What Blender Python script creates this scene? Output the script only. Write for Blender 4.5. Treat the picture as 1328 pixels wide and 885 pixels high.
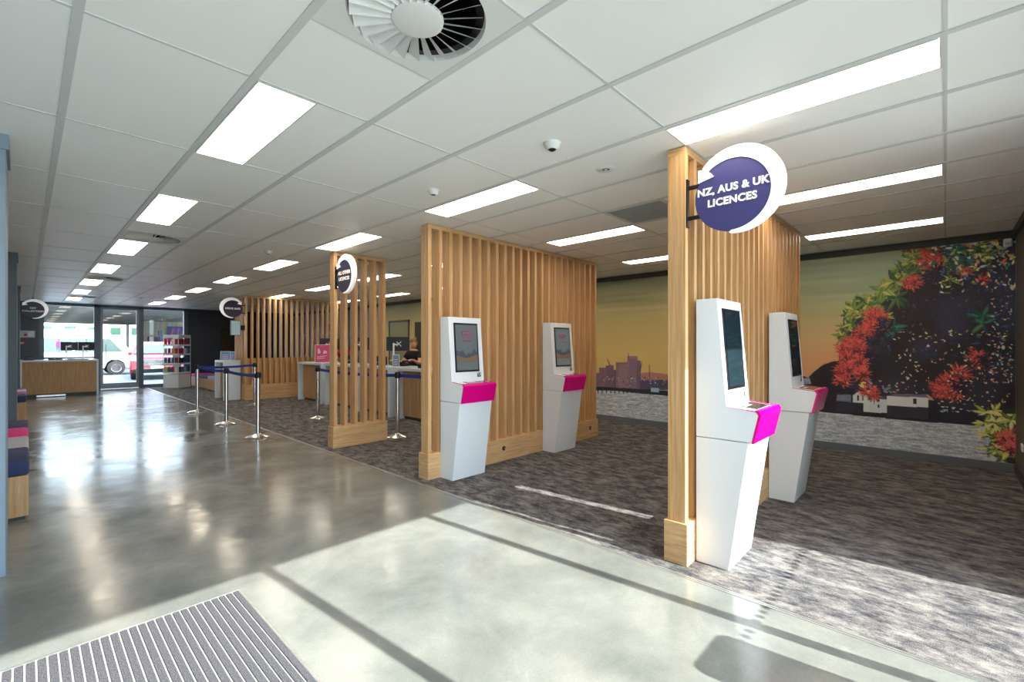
import bpy, bmesh, math, random
import numpy as np
from mathutils import Vector, Matrix

SC = bpy.context.scene
COL = SC.collection
for o in list(bpy.data.objects):
    bpy.data.objects.remove(o)
R = math.radians

# ------------------------------------------------------------------ camera
CAM_H = 1.382
YAW = R(46.658)
F_PX = 595.5
cam = bpy.data.cameras.new('camera')
cam.sensor_width = 36
cam.lens = F_PX / 1328 * 36
cam.shift_y = 5.5 / 1328
cam.clip_end = 400
camo = bpy.data.objects.new('camera', cam)
COL.objects.link(camo)
camo.location = (0, 0, CAM_H)
camo.rotation_euler = (R(90), 0, -YAW)
SC.camera = camo

# ------------------------------------------------------------------ light
SUN_AZ = -0.10          # sideways drift of the light per metre northwards
SUN_TAN = 0.66          # tangent of the sun's elevation
sun = bpy.data.lights.new('sun', 'SUN')
sun.energy = 7.6
sun.color = (1.0, 0.965, 0.91)
sun.angle = R(0.5)
suno = bpy.data.objects.new('sun', sun)
COL.objects.link(suno)
suno.location = (2, -30, 20)
suno.rotation_euler = Vector((SUN_AZ, 1, -SUN_TAN)).to_track_quat('-Z', 'Y').to_euler()

world = bpy.data.worlds.new('world')
SC.world = world
world.use_nodes = True
wn = world.node_tree
bg = wn.nodes['Background']
bg.inputs[0].default_value = (0.70, 0.84, 1.0, 1)
bg.inputs[1].default_value = 4.3
PANEL_EMIT = 4.4

SC.view_settings.view_transform = 'Standard'
SC.view_settings.look = 'None'
SC.view_settings.gamma = 1
SC.view_settings.use_curve_mapping = False
SC.view_settings.exposure = 1.22

# ------------------------------------------------------------------ materials
def s2l(c):
    c = c / 255.0
    return c / 12.92 if c <= 0.04045 else ((c + 0.055) / 1.055) ** 2.4
def rgb(r, g, b):
    return (s2l(r), s2l(g), s2l(b), 1)
MATS = {}
def mat(name, col, rough=0.5, metal=0.0, spec=0.5, emit=None, estr=0.0, coat=0.0):
    if name in MATS: return MATS[name]
    m = bpy.data.materials.new(name)
    m.use_nodes = True
    b = m.node_tree.nodes['Principled BSDF']
    b.inputs['Base Color'].default_value = col
    b.inputs['Roughness'].default_value = rough
    b.inputs['Metallic'].default_value = metal
    b.inputs['Specular IOR Level'].default_value = spec
    b.inputs['Coat Weight'].default_value = coat
    if emit:
        b.inputs['Emission Color'].default_value = emit
        b.inputs['Emission Strength'].default_value = estr
    MATS[name] = m
    return m
def nd(m, t, **kw):
    n = m.node_tree.nodes.new(t)
    for k, v in kw.items():
        if k.startswith('_'): setattr(n, k[1:], v)
        else: n.inputs[k.replace('_', ' ')].default_value = v
    return n
def lk(m, a, b): m.node_tree.links.new(a, b)
def bsdf(m): return m.node_tree.nodes['Principled BSDF']
def coords(m, scale=(1, 1, 1), rot=(0, 0, 0), kind='Object'):
    tc = nd(m, 'ShaderNodeTexCoord')
    mp = nd(m, 'ShaderNodeMapping')
    mp.inputs['Scale'].default_value = scale
    mp.inputs['Rotation'].default_value = rot
    lk(m, tc.outputs[kind], mp.inputs['Vector'])
    return mp.outputs['Vector']
def ramp(m, fac, stops):
    r = nd(m, 'ShaderNodeValToRGB')
    el = r.color_ramp.elements
    while len(el) < len(stops): el.new(0.5)
    for e, (p, c) in zip(el, stops):
        e.position = p; e.color = c
    lk(m, fac, r.inputs['Fac'])
    return r.outputs['Color']
def world_pos(m, scale):
    g = nd(m, 'ShaderNodeNewGeometry')
    mp = nd(m, 'ShaderNodeMapping'); mp.inputs['Scale'].default_value = scale
    lk(m, g.outputs['Position'], mp.inputs['Vector'])
    return mp.outputs['Vector']
def add_bump(m, h, strength, dist=0.01):
    b = nd(m, 'ShaderNodeBump', Strength=strength, Distance=dist)
    lk(m, h, b.inputs['Height'])
    lk(m, b.outputs['Normal'], bsdf(m).inputs['Normal'])

def wood(name, c1, c2, c3, scale, rough=0.45):
    m = mat(name, c1, rough, spec=0.35)
    v = world_pos(m, scale)
    n = nd(m, 'ShaderNodeTexNoise', Scale=1.0, Detail=6.0, Roughness=0.6, Distortion=0.4)
    lk(m, v, n.inputs['Vector'])
    c = ramp(m, n.outputs['Fac'], [(0.30, c2), (0.5, c1), (0.72, c3)])
    lk(m, c, bsdf(m).inputs['Base Color'])
    add_bump(m, n.outputs['Fac'], 0.08, 0.003)
    return m
WOOD = wood('oak slat', rgb(206, 162, 112), rgb(184, 136, 86), rgb(222, 184, 136), (70, 70, 2.2))
WOODH = wood('oak board', rgb(208, 166, 118), rgb(188, 142, 94), rgb(222, 184, 138), (3, 7, 60))
WOODF = wood('oak front', rgb(184, 146, 104), rgb(166, 126, 84), rgb(200, 162, 120), (55, 55, 2.5))
WHITE = mat('white powder coat', rgb(232, 236, 240), 0.38)
WHITEP = mat('white plastic', rgb(225, 225, 222), 0.5)
WLAM = mat('white laminate', rgb(214, 224, 234), 0.35)
PINK = mat('magenta gloss', rgb(226, 0, 128), 0.22)
BLACK = mat('black plastic', rgb(18, 18, 20), 0.4)
DARKM = mat('black metal', rgb(24, 25, 28), 0.5, 0.3)
NAVY = mat('navy sign', rgb(62, 60, 118), 0.35)
NAVYD = mat('dark navy sign', rgb(34, 34, 66), 0.35)
LETTER = mat('white letters', rgb(250, 250, 250), 0.5)
SIGNW = mat('sign white', rgb(246, 247, 248), 0.35, emit=(1, 1, 1, 1), estr=0.12)
CHROME = mat('polished chrome', rgb(215, 215, 215), 0.16, 1.0)
BELT = mat('blue belt webbing', rgb(26, 50, 150), 0.75)
TEE = mat('ceiling tee', rgb(205, 208, 205), 0.45)
FRAMEM = mat('grey aluminium frame', rgb(78, 88, 98), 0.4, 0.4)
DARKW = mat('charcoal wall', rgb(56, 60, 68), 0.7)
BLUEG = mat('blue grey paint', rgb(122, 138, 152), 0.55)
GREYT = mat('grey trim', rgb(92, 94, 98), 0.5)
DGREY = mat('dark grey trim', rgb(62, 64, 66), 0.5)
METALT = mat('aluminium strip', rgb(205, 205, 205), 0.3, 0.8)
FNAVY = mat('navy upholstery', rgb(44, 54, 92), 0.85)
FPINK = mat('pink upholstery', rgb(214, 22, 132), 0.8)
FGREY = mat('light grey upholstery', rgb(176, 176, 186), 0.85)
FBLUE = mat('slate blue upholstery', rgb(84, 100, 140), 0.85)
SKIN = mat('skin', rgb(222, 170, 140), 0.5)
HAIRB = mat('fair hair', rgb(150, 108, 66), 0.6)
HAIRD = mat('dark hair', rgb(40, 28, 24), 0.6)
SHIRTK = mat('black shirt', rgb(22, 22, 30), 0.8)
SHIRTP = mat('crimson shirt', rgb(190, 20, 80), 0.8)

def make_ceiling_mat():
    m = mat('ceiling tile', rgb(243, 244, 240), 0.42, spec=0.35)
    v = world_pos(m, (2.2, 2.2, 2.2))
    n = nd(m, 'ShaderNodeTexNoise', Scale=1.0, Detail=2.0)
    lk(m, v, n.inputs['Vector'])
    v2 = world_pos(m, (1, 1, 1))
    n2 = nd(m, 'ShaderNodeTexNoise', Scale=0.9, Detail=1.0)
    lk(m, v2, n2.inputs['Vector'])
    add_bump(m, n2.outputs['Fac'], 0.12, 0.1)
    return m
CEIL = make_ceiling_mat()

def make_concrete():
    m = mat('polished concrete', rgb(150, 148, 138), 0.2, spec=0.6, coat=0.0)
    v = world_pos(m, (1, 1, 1))
    n = nd(m, 'ShaderNodeTexNoise', Scale=1.6, Detail=9.0, Roughness=0.66, Distortion=0.25)
    lk(m, v, n.inputs['Vector'])
    c1 = ramp(m, n.outputs['Fac'], [(0.28, rgb(108, 111, 108)), (0.5, rgb(129, 131, 127)), (0.72, rgb(152, 153, 147))])
    n2 = nd(m, 'ShaderNodeTexNoise', Scale=90.0, Detail=3.0)
    lk(m, v, n2.inputs['Vector'])
    mx = nd(m, 'ShaderNodeMix', _data_type='RGBA', _blend_type='MULTIPLY'); mx.inputs[0].default_value = 0.35
    lk(m, c1, mx.inputs[6])
    lk(m, ramp(m, n2.outputs['Fac'], [(0.3, (0.72, 0.72, 0.72, 1)), (0.65, (1, 1, 1, 1))]), mx.inputs[7])
    # pale trowel scuffs
    n3 = nd(m, 'ShaderNodeTexNoise', Scale=5.0, Detail=6.0, Roughness=0.75, Distortion=0.7)
    lk(m, v, n3.inputs['Vector'])
    mx2 = nd(m, 'ShaderNodeMix', _data_type='RGBA')
    lk(m, ramp(m, n3.outputs['Fac'], [(0.62, (0, 0, 0, 1)), (0.78, (0.28, 0.28, 0.28, 1))]), mx2.inputs[0])
    lk(m, mx.outputs[2], mx2.inputs[6]); mx2.inputs[7].default_value = rgb(184, 184, 180)
    lk(m, mx2.outputs[2], bsdf(m).inputs['Base Color'])
    rr = nd(m, 'ShaderNodeMapRange'); rr.inputs['From Min'].default_value = 0.3; rr.inputs['From Max'].default_value = 0.7
    rr.inputs['To Min'].default_value = 0.10; rr.inputs['To Max'].default_value = 0.26
    lk(m, n.outputs['Fac'], rr.inputs['Value'])
    lk(m, rr.outputs['Result'], bsdf(m).inputs['Roughness'])
    n4 = nd(m, 'ShaderNodeTexNoise', Scale=2.3, Detail=3.0, Roughness=0.5)
    lk(m, v, n4.inputs['Vector'])
    add_bump(m, n4.outputs['Fac'], 0.06, 0.06)
    return m
CONC = make_concrete()

def make_carpet():
    m = mat('streaked carpet', rgb(80, 78, 80), 0.95, spec=0.1)
    v = world_pos(m, (11.0, 4.6, 1))
    n = nd(m, 'ShaderNodeTexNoise', Scale=1.0, Detail=10.0, Roughness=0.84, Distortion=0.0)
    lk(m, v, n.inputs['Vector'])
    v2 = world_pos(m, (1, 1, 1))
    n2 = nd(m, 'ShaderNodeTexNoise', Scale=260.0, Detail=1.0)
    lk(m, v2, n2.inputs['Vector'])
    ma = nd(m, 'ShaderNodeMath', _operation='MULTIPLY_ADD')
    lk(m, n2.outputs['Fac'], ma.inputs[0]); ma.inputs[1].default_value = 0.28
    lk(m, n.outputs['Fac'], ma.inputs[2])
    c = ramp(m, ma.outputs[0], [(0.52, rgb(50, 49, 56)), (0.60, rgb(82, 80, 84)), (0.68, rgb(122, 118, 116)), (0.80, rgb(158, 154, 150))])
    lk(m, c, bsdf(m).inputs['Base Color'])
    add_bump(m, n2.outputs['Fac'], 0.3, 0.004)
    return m
CARPET = make_carpet()

def make_mat_fibre():
    m = mat('entrance mat fibre', rgb(120, 118, 124), 0.95, spec=0.05)
    v = world_pos(m, (1, 1, 1))
    n = nd(m, 'ShaderNodeTexNoise', Scale=220.0, Detail=2.0)
    lk(m, v, n.inputs['Vector'])
    lk(m, ramp(m, n.outputs['Fac'], [(0.38, rgb(58, 57, 62)), (0.6, rgb(112, 110, 116))]), bsdf(m).inputs['Base Color'])
    return m
MATF = make_mat_fibre()

def make_glass():
    m = bpy.data.materials.new('clear glass'); m.use_nodes = True
    nt = m.node_tree; nt.nodes.remove(nt.nodes['Principled BSDF'])
    out = nt.nodes['Material Output']
    t = nt.nodes.new('ShaderNodeBsdfTransparent'); t.inputs[0].default_value = (0.93, 0.96, 0.95, 1)
    g = nt.nodes.new('ShaderNodeBsdfGlossy'); g.inputs['Roughness'].default_value = 0.0
    fr = nt.nodes.new('ShaderNodeFresnel'); fr.inputs[0].default_value = 1.45
    mx = nt.nodes.new('ShaderNodeMixShader')
    nt.links.new(fr.outputs[0], mx.inputs[0]); nt.links.new(t.outputs[0], mx.inputs[1]); nt.links.new(g.outputs[0], mx.inputs[2])
    nt.links.new(mx.outputs[0], out.inputs[0])
    MATS['glass'] = m
    return m
GLASS = make_glass()
ACRYL = GLASS
PANEL = mat('lit diffuser', rgb(255, 246, 232), 0.5, emit=rgb(255, 240, 218), estr=PANEL_EMIT)

# ------------------------------------------------------------------ mesh helpers
I4 = Matrix.Identity(4)
def NB(): return bmesh.new()
def box(bm, x0, x1, y0, y1, z0, z1, bev=0.0, M=None):
    r = bmesh.ops.create_cube(bm, size=1.0)
    T = Matrix.Translation(((x0+x1)/2, (y0+y1)/2, (z0+z1)/2)) @ Matrix.Diagonal((abs(x1-x0), abs(y1-y0), abs(z1-z0), 1))
    if M is not None: T = M @ T
    bmesh.ops.transform(bm, matrix=T, verts=r['verts'])
    if bev:
        es = list({e for v in r['verts'] for e in v.link_edges})
        bmesh.ops.bevel(bm, geom=es, offset=bev, segments=2, profile=0.5, affect='EDGES')
    return bm
def prism(bm, pts, h0, h1, M=None, bev=0.0):
    """outline pts in local XY, extruded h0..h1 along local Z"""
    M = M or I4
    vb = [bm.verts.new(M @ Vector((p[0], p[1], h0))) for p in pts]
    vt = [bm.verts.new(M @ Vector((p[0], p[1], h1))) for p in pts]
    n = len(pts)
    fs = [bm.faces.new(vb[::-1]), bm.faces.new(vt)]
    for i in range(n):
        fs.append(bm.faces.new((vb[i], vb[(i+1) % n], vt[(i+1) % n], vt[i])))
    if bev:
        es = list({e for v in vb+vt for e in v.link_edges})
        bmesh.ops.bevel(bm, geom=es, offset=bev, segments=2, profile=0.5, affect='EDGES')
    return bm
def lathe(bm, prof, c=(0, 0, 0), seg=32, M=None):
    M = M or Matrix.Translation(c)
    rings = []
    for r, z in prof:
        if r < 1e-5: rings.append([bm.verts.new(M @ Vector((0, 0, z)))])
        else: rings.append([bm.verts.new(M @ Vector((r*math.cos(2*math.pi*i/seg), r*math.sin(2*math.pi*i/seg), z))) for i in range(seg)])
    for a, b in zip(rings, rings[1:]):
        for i in range(seg):
            j = (i+1) % seg
            if len(a) == 1 and len(b) == 1: continue
            if len(a) == 1: bm.faces.new((a[0], b[j], b[i]))
            elif len(b) == 1: bm.faces.new((a[i], a[j], b[0]))
            else: bm.faces.new((a[i], a[j], b[j], b[i]))
    return bm
def tube(bm, pts, r, seg=10, closed=False):
    pts = [Vector(p) for p in pts]
    rings = []
    n = len(pts)
    for i, p in enumerate(pts):
        if closed: d = pts[(i+1) % n] - pts[i-1]
        else: d = pts[min(i+1, n-1)] - pts[max(i-1, 0)]
        d.normalize()
        up = Vector((0, 0, 1)) if abs(d.z) < 0.9 else Vector((1, 0, 0))
        a = d.cross(up).normalized(); b = d.cross(a)
        rings.append([bm.verts.new(p + r*(math.cos(2*math.pi*k/seg)*a + math.sin(2*math.pi*k/seg)*b)) for k in range(seg)])
    m = n if closed else n-1
    for i in range(m):
        A, B = rings[i], rings[(i+1) % n]
        for k in range(seg):
            bm.faces.new((A[k], A[(k+1) % seg], B[(k+1) % seg], B[k]))
    if not closed:
        bm.faces.new(rings[0]); bm.faces.new(rings[-1][::-1])
    return bm
def link(name, me, m, parent=None, world=True):
    o = bpy.data.objects.new(name, me)
    COL.objects.link(o)
    if m: me.materials.append(m)
    if parent is not None:
        o.parent = parent
        if world:
            W = Matrix.Identity(4)
            p = parent
            chain = []
            while p: chain.append(p); p = p.parent
            for p in reversed(chain): W = W @ p.matrix_basis
            me.transform(W.inverted())
    return o
def mk(name, bm, m, parent=None, world=True, smooth=False, kind=None, label=None):
    bmesh.ops.recalc_face_normals(bm, faces=bm.faces)
    me = bpy.data.meshes.new(name)
    bm.to_mesh(me); bm.free()
    if smooth:
        me.polygons.foreach_set('use_smooth', [True]*len(me.polygons))
        me.set_sharp_from_angle(angle=R(40))
    o = link(name, me, m, parent, world)
    if kind: o['kind'] = kind
    if label: o['label'] = label
    return o
def tag(o, label, cat, group=None):
    o['label'] = label; o['category'] = cat
    if group: o['group'] = group
    return o
def thing(name, label, cat, loc=(0, 0, 0), rz=0.0, group=None):
    o = bpy.data.objects.new(name, None); COL.objects.link(o)
    o.empty_display_size = 0.1
    o.location = loc; o.rotation_euler = (0, 0, rz)
    return tag(o, label, cat, group)
def copy_tree(o, parent=None):
    c = o.copy(); COL.objects.link(c); c.parent = parent
    for ch in list(o.children):
        copy_tree(ch, c)
    return c
def place(proto, first, loc, rz, label=None, group=None):
    o = proto if first else copy_tree(proto)
    o.location = loc; o.rotation_euler = (0, 0, rz)
    if label: o['label'] = label
    if group: o['group'] = group
    return o
def text_mesh(body, size, M, depth=0.002, bold=0.0, width=None, align='CENTER'):
    """text in local XY of matrix M, as a mesh datablock in world space"""
    c = bpy.data.curves.new('t', 'FONT')
    c.body = body; c.size = size; c.extrude = depth; c.offset = bold
    c.align_x = align; c.space_character = 1.06; c.align_y = 'CENTER'; c.resolution_u = 3
    o = bpy.data.objects.new('t', c); COL.objects.link(o)
    bpy.context.view_layer.update()
    me = bpy.data.meshes.new_from_object(o.evaluated_get(bpy.context.evaluated_depsgraph_get()))
    bpy.data.objects.remove(o)
    me.materials.clear()
    if width:
        xs = [v.co.x for v in me.vertices]
        w = max(xs)-min(xs)
        me.transform(Matrix.Diagonal((width/w, 1, 1, 1)))
    me.transform(M)
    return me
def frame_mat(origin, xax, yax):
    x = Vector(xax).normalized(); y = Vector(yax).normalized(); z = x.cross(y)
    return Matrix(((x.x, y.x, z.x, origin[0]), (x.y, y.y, z.y, origin[1]), (x.z, y.z, z.z, origin[2]), (0, 0, 0, 1)))

# ------------------------------------------------------------------ dimensions
H = 2.64
XE = 7.4            # mural wall
YS = -0.56          # street glazing behind the camera
YN = 19.1           # far glazing
TRIM_X = 2.70
XL = -0.08          # faces of the left hand piers

# ------------------------------------------------------------------ structure
bm = NB(); box(bm, -1.4, TRIM_X-0.015, YS-0.15, YN, -0.12, 0)
mk('floor', bm, CONC, kind='structure')
bm = NB(); box(bm, TRIM_X+0.015, XE+0.1, YS-0.15, YN, -0.12, 0.0)
box(bm, 1.6, TRIM_X-0.016, 18.45, YN-0.06, 0.0, 0.004)
mk('floor_carpet', bm, CARPET, kind='structure')
bm = NB(); box(bm, TRIM_X-0.015, TRIM_X-0.004, YS, YN, -0.05, 0.003); box(bm, TRIM_X+0.004, TRIM_X+0.015, YS, YN, -0.05, 0.003)
box(bm, TRIM_X-0.004, TRIM_X+0.004, YS, YN, -0.05, -0.002)
mk('trim_1', bm, METALT, kind='structure')

# ceiling tiles on a 0.6 x 1.18 grid, with the openings of the air diffusers left out
PX, PY = 0.6, 1.18
GX0, GY0 = 0.135, 0.0
diffuser_cells = [(1, 1, 0), (1, 5, 1), (1, 9, 1), (1, 13, 1)]        # tile column, tile row, half
def gx(i): return GX0 + PX*i
def gy(j): return GY0 + PY*j
bm = NB()
for i in range(-3, 13):
    for j in range(-1, 17):
        x0, x1 = max(gx(i), -1.4), min(gx(i+1), XE)
        y0, y1 = max(gy(j), YS), min(gy(j+1), YN)
        if x1 <= x0 or y1 <= y0: continue
        cells = [(y0, y1)]
        for (a, b, h) in diffuser_cells:
            if (a, b) == (i, j):
                ym = (y0+y1)/2
                cells = [(ym, y1)] if h == 0 else [(y0, ym)]
        if (i, j) == (6, 1): cells = [(y0, (y0+y1)/2)]
        for (a, b) in cells:
            box(bm, x0+0.002, x1-0.002, a+0.002, b-0.002, H, H+0.015)
mk('ceiling', bm, CEIL, kind='structure')
bm = NB()
for i in range(-2, 13):
    x = gx(i)
    if x < XE: box(bm, x-0.016, x+0.016, YS, YN, H-0.006, H+0.03)
for j in range(0, 17):
    y = gy(j)
    box(bm, -1.4, XE, y-0.007, y+0.007, H-0.003, H+0.02)
for (a, b, h) in diffuser_cells + [(6, 1, 0)]:
    ym = (gy(b)+gy(b+1))/2
    box(bm, gx(a), gx(a+1), ym-0.007, ym+0.007, H-0.003, H+0.02)
mk('ceiling_grid', bm, TEE, kind='structure')
bm = NB(); box(bm, -1.5, XE+0.2, YS-0.15, YN+0.15, 3.05, 3.2)
box(bm, -1.5, XE+0.2, YS-0.15, YS+0.0, H+0.03, 3.05); box(bm, -1.5, XE+0.2, YN+0.0, YN+0.15, H+0.03, 3.05)
box(bm, -1.5, -1.4, YS, YN, H, 3.05)
mk('ceiling_roof_slab', bm, DARKW, kind='structure')  # unseen slab, put in to keep sky light out of the tile gaps

bm = NB(); box(bm, XE, XE+0.12, YS-0.15, YN+0.1, -0.12, 3.05)
mk('wall_right', bm, mat('east wall paint', rgb(168, 172, 174), 0.6), kind='structure')
bm = NB(); box(bm, -1.52, -1.4, YS-0.15, 4.1, -0.12, H+0.03); box(bm, -1.4, -0.62, 3.98, 4.1, -0.12, H)
mk('wall_left_entry', bm, BLUEG, kind='structure')
bm = NB(); box(bm, -0.72, -0.62, 4.08, YN+0.1, -0.12, H); 
mk('wall_left', bm, BLUEG, kind='structure')
for k, (ya, yb) in enumerate([(4.08, 4.55), (9.18, 9.65), (14.3, 14.8)]):
    bm = NB(); box(bm, -0.62, XL, ya, yb, 0, H, bev=0.004)
    box(bm, -0.62, XL+0.012, ya-0.012, yb, H-0.09, H-0.0)
    mk('wall_pier_%d' % (k+1), bm, BLUEG if k == 0 else mat('shaded pier paint', rgb(88, 100, 112), 0.55), kind='structure')  # same paint on all piers; farther ones have shade put into the colour
# street wall: solid right of the glazing, head above it, opening frames
wallS = mat('dark timber panel', rgb(84, 80, 76), 0.5)
bm = NB(); box(bm, 3.81, XE, YS-0.14, YS, -0.12, H); box(bm, -1.4, 3.81, YS-0.14, YS, 2.475, H)
mk('wall_street', bm, wallS, kind='structure')
bm = NB()
for x in (-1.03, 0.17, 1.385, 2.60, 3.80):
    box(bm, x-0.03, x+0.03, YS-0.10, YS-0.02, 0, 2.475)
box(bm, -1.4, 3.81, YS-0.10, YS-0.02, 0, 0.05)
mk('window_1', bm, FRAMEM, kind='structure')
bm = NB(); box(bm, -1.4, 3.8, YS-0.065, YS-0.055, 0.05, 2.475)
mk('window_1_glass', bm, GLASS, kind='structure')
# far wall, solid parts
bm = NB(); box(bm, 3.85, XE, YN, YN+0.12, -0.12, 3.05); 
mk('wall_far', bm, DARKW, kind='structure')
bm = NB(); box(bm, -0.62, 0.27, YN-0.06, YN+0.12, -0.12, H)
mk('wall_far_left', bm, mat('slate wall', rgb(76, 84, 94), 0.6), kind='structure')
bm = NB()
box(bm, 0.27, 0.37, YN-0.06, YN+0.06, 0, 2.60); box(bm, 1.45, 1.60, YN-0.06, YN+0.06, 0, 2.60)
box(bm, 2.53, 2.65, YN-0.06, YN+0.06, 0, 2.60); box(bm, 3.74, 3.86, YN-0.06, YN+0.06, 0, 2.60)
box(bm, 0.27, 3.86, YN-0.06, YN+0.06, 2.56, H)
box(bm, 0.37, 1.45, YN-0.03, YN+0.03, 0.0, 0.10); box(bm, 2.65, 3.74, YN-0.03, YN+0.03, 0.0, 0.10)
box(bm, 0.37, 1.45, YN-0.02, YN+0.02, 0.98, 1.03)
mk('window_2', bm, FRAMEM, kind='structure')
bm = NB(); box(bm, 0.37, 1.45, YN-0.004, YN+0.004, 0.10, 2.56); box(bm, 2.65, 3.74, YN-0.004, YN+0.004, 0.10, 2.56)
mk('window_2_glass', bm, GLASS, kind='structure')
door = thing('door_1', 'grey framed glass door onto the car yard', 'door', (2.06, YN, 0)); del door['category']; door['kind'] = 'structure'
bm = NB(); box(bm, 1.60, 1.66, YN-0.03, YN+0.03, 0.02, 2.56); box(bm, 2.47, 2.53, YN-0.03, YN+0.03, 0.02, 2.56)
box(bm, 1.66, 2.47, YN-0.03, YN+0.03, 0.02, 0.19); box(bm, 1.66, 2.47, YN-0.03, YN+0.03, 2.50, 2.56)
mk('door_frame', bm, mat('pale aluminium', rgb(126, 132, 140), 0.4, 0.4), door)
bm = NB(); box(bm, 1.66, 2.47, YN-0.004, YN+0.004, 0.19, 2.50)
mk('door_glass', bm, GLASS, door)
bm = NB(); tube(bm, [(1.72, YN-0.03, 0.85), (1.72, YN-0.09, 0.90), (1.72, YN-0.09, 1.35), (1.72, YN-0.03, 1.40)], 0.012)
mk('door_handle', bm, CHROME, door, smooth=True)

# trims
bm = NB(); box(bm, XE-0.045, XE, YS, YN, H-0.085, H-0.006)
mk('trim_2', bm, DGREY, kind='structure')
bm = NB(); box(bm, XE-0.02, XE, YS, 13.0, 0, 0.085, bev=0.003)
mk('baseboard_right', bm, mat('blue grey skirting', rgb(110, 116, 124), 0.5), kind='structure')
bm = NB(); box(bm, 3.81, XE-0.02, YS, YS+0.015, 0, 0.085); 
mk('baseboard_street', bm, DGREY, kind='structure')
bm = NB(); box(bm, 4.0, XE-0.045, YS, YS+0.03, H-0.085, H-0.006)
mk('trim_3', bm, DGREY, kind='structure')
bm = NB(); box(bm, 3.86, XE, YN-0.015, YN, 0, 0.1)
mk('baseboard_far', bm, DGREY, kind='structure')
# doorway of the staff wall
d2 = bpy.data.objects.new('door_2', None); COL.objects.link(d2); d2.location = (XE, 11.45, 0); d2['kind'] = 'structure'
bm = NB(); box(bm, XE-0.03, XE, 10.93, 10.98, 0, 2.10); box(bm, XE-0.03, XE, 11.93, 11.98, 0, 2.10); box(bm, XE-0.03, XE, 10.93, 11.98, 2.05, 2.10)
mk('door_frame', bm, FRAMEM, d2)
bm = NB(); box(bm, XE-0.012, XE, 10.98, 11.93, 0, 2.05)
mk('door_leaf', bm, mat('olive door', rgb(150, 152, 120), 0.6), d2)
bm = NB(); box(bm, XE-0.02, XE, 10.38, 10.66, 1.05, 2.02)
tag(mk('wall_panel', bm, DGREY), 'dark narrow board on the olive wall beside the door frame', 'panel')

# ------------------------------------------------------------------ mural (flat print on the wall)
def wall_at(u, v):
    k = (u-664)/F_PX
    s, c = math.sin(YAW), math.cos(YAW)
    dx, dy = s + k*c, c - k*s
    t = XE/dx
    return t*dy, CAM_H + t*(448-v)/F_PX
RES = 0.0065
MY0, MY1, MZ0, MZ1 = YS, 5.2, 0.085, H-0.085
NW = int((MY1-MY0)/RES); NH = int((MZ1-MZ0)/RES)
rng = np.random.RandomState(7)
CY = MY0 + (np.arange(NW)+0.5)*RES
CZ = MZ0 + (np.arange(NH)+0.5)*RES
YY, ZZ = np.meshgrid(CY, CZ)
def smooth_noise(sy, sz, seed, w=NW, h=NH):
    r = np.random.RandomState(seed)
    gw, gh = int((MY1-MY0)/sy)+3, int((MZ1-MZ0)/sz)+3
    g = r.rand(gh, gw)
    fy = (YY-MY0)/sy; fz = (ZZ-MZ0)/sz
    iy = fy.astype(int); iz = fz.astype(int)
    ty = fy-iy; tz = fz-iz
    ty = ty*ty*(3-2*ty); tz = tz*tz*(3-2*tz)
    return (g[iz, iy]*(1-ty)*(1-tz) + g[iz, iy+1]*ty*(1-tz) + g[iz+1, iy]*(1-ty)*tz + g[iz+1, iy+1]*ty*tz)
IMG = np.zeros((NH, NW, 3))
def sky_col(z, y):
    zs = [0.9, 1.20, 1.45, 1.75, 2.05, 2.35, 2.6]
    near = np.array([(176, 112, 70), (178, 122, 74), (172, 136, 84), (150, 138, 90), (128, 136, 100), (112, 130, 106), (126, 132, 104)], float)
    far = np.array([(176, 146, 76), (172, 146, 74), (166, 142, 74), (156, 138, 78), (142, 132, 84), (126, 126, 92), (112, 120, 96)], float)
    t = np.clip((y-0.9)/2.4, 0, 1)[..., None]
    a = np.stack([np.interp(z, zs, near[:, k]) for k in range(3)], -1)
    b = np.stack([np.interp(z, zs, far[:, k]) for k in range(3)], -1)
    return a*(1-t) + b*t
IMG[:] = sky_col(ZZ, YY)
st = smooth_noise(1.6, 0.13, 3)*0.6 + smooth_noise(0.8, 0.05, 4)*0.4
IMG += ((st-0.5)*44*np.clip((ZZ-1.7)/0.5, 0, 1))[..., None]*np.array([1.1, 0.9, 0.6])
def poly(pts, col, a=1.0, noise=0):
    """pts in (y, z)"""
    p = np.array(pts)
    i0 = max(int((p[:, 0].min()-MY0)/RES)-1, 0); i1 = min(int((p[:, 0].max()-MY0)/RES)+2, NW)
    j0 = max(int((p[:, 1].min()-MZ0)/RES)-1, 0); j1 = min(int((p[:, 1].max()-MZ0)/RES)+2, NH)
    if i1 <= i0 or j1 <= j0: return
    Y = YY[j0:j1, i0:i1]; Z = ZZ[j0:j1, i0:i1]
    ins = np.zeros(Y.shape, bool)
    n = len(p)
    for k in range(n):
        y1, z1 = p[k]; y2, z2 = p[(k+1) % n]
        if z1 == z2: continue
        c = ((z1 > Z) != (z2 > Z)) & (Y < (y2-y1)*(Z-z1)/(z2-z1)+y1)
        ins ^= c
    reg = IMG[j0:j1, i0:i1]
    cc = np.array(col, float)
    if noise: cc = cc + (rng.rand(j1-j0, i1-i0, 1)-0.5)*noise
    else: cc = np.broadcast_to(cc, reg.shape)
    m = ins[..., None]*a
    reg[:] = reg*(1-m) + cc*m
def ppx(pts, col, a=1.0, noise=0): poly([wall_at(*p) for p in pts], col, a, noise)
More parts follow.
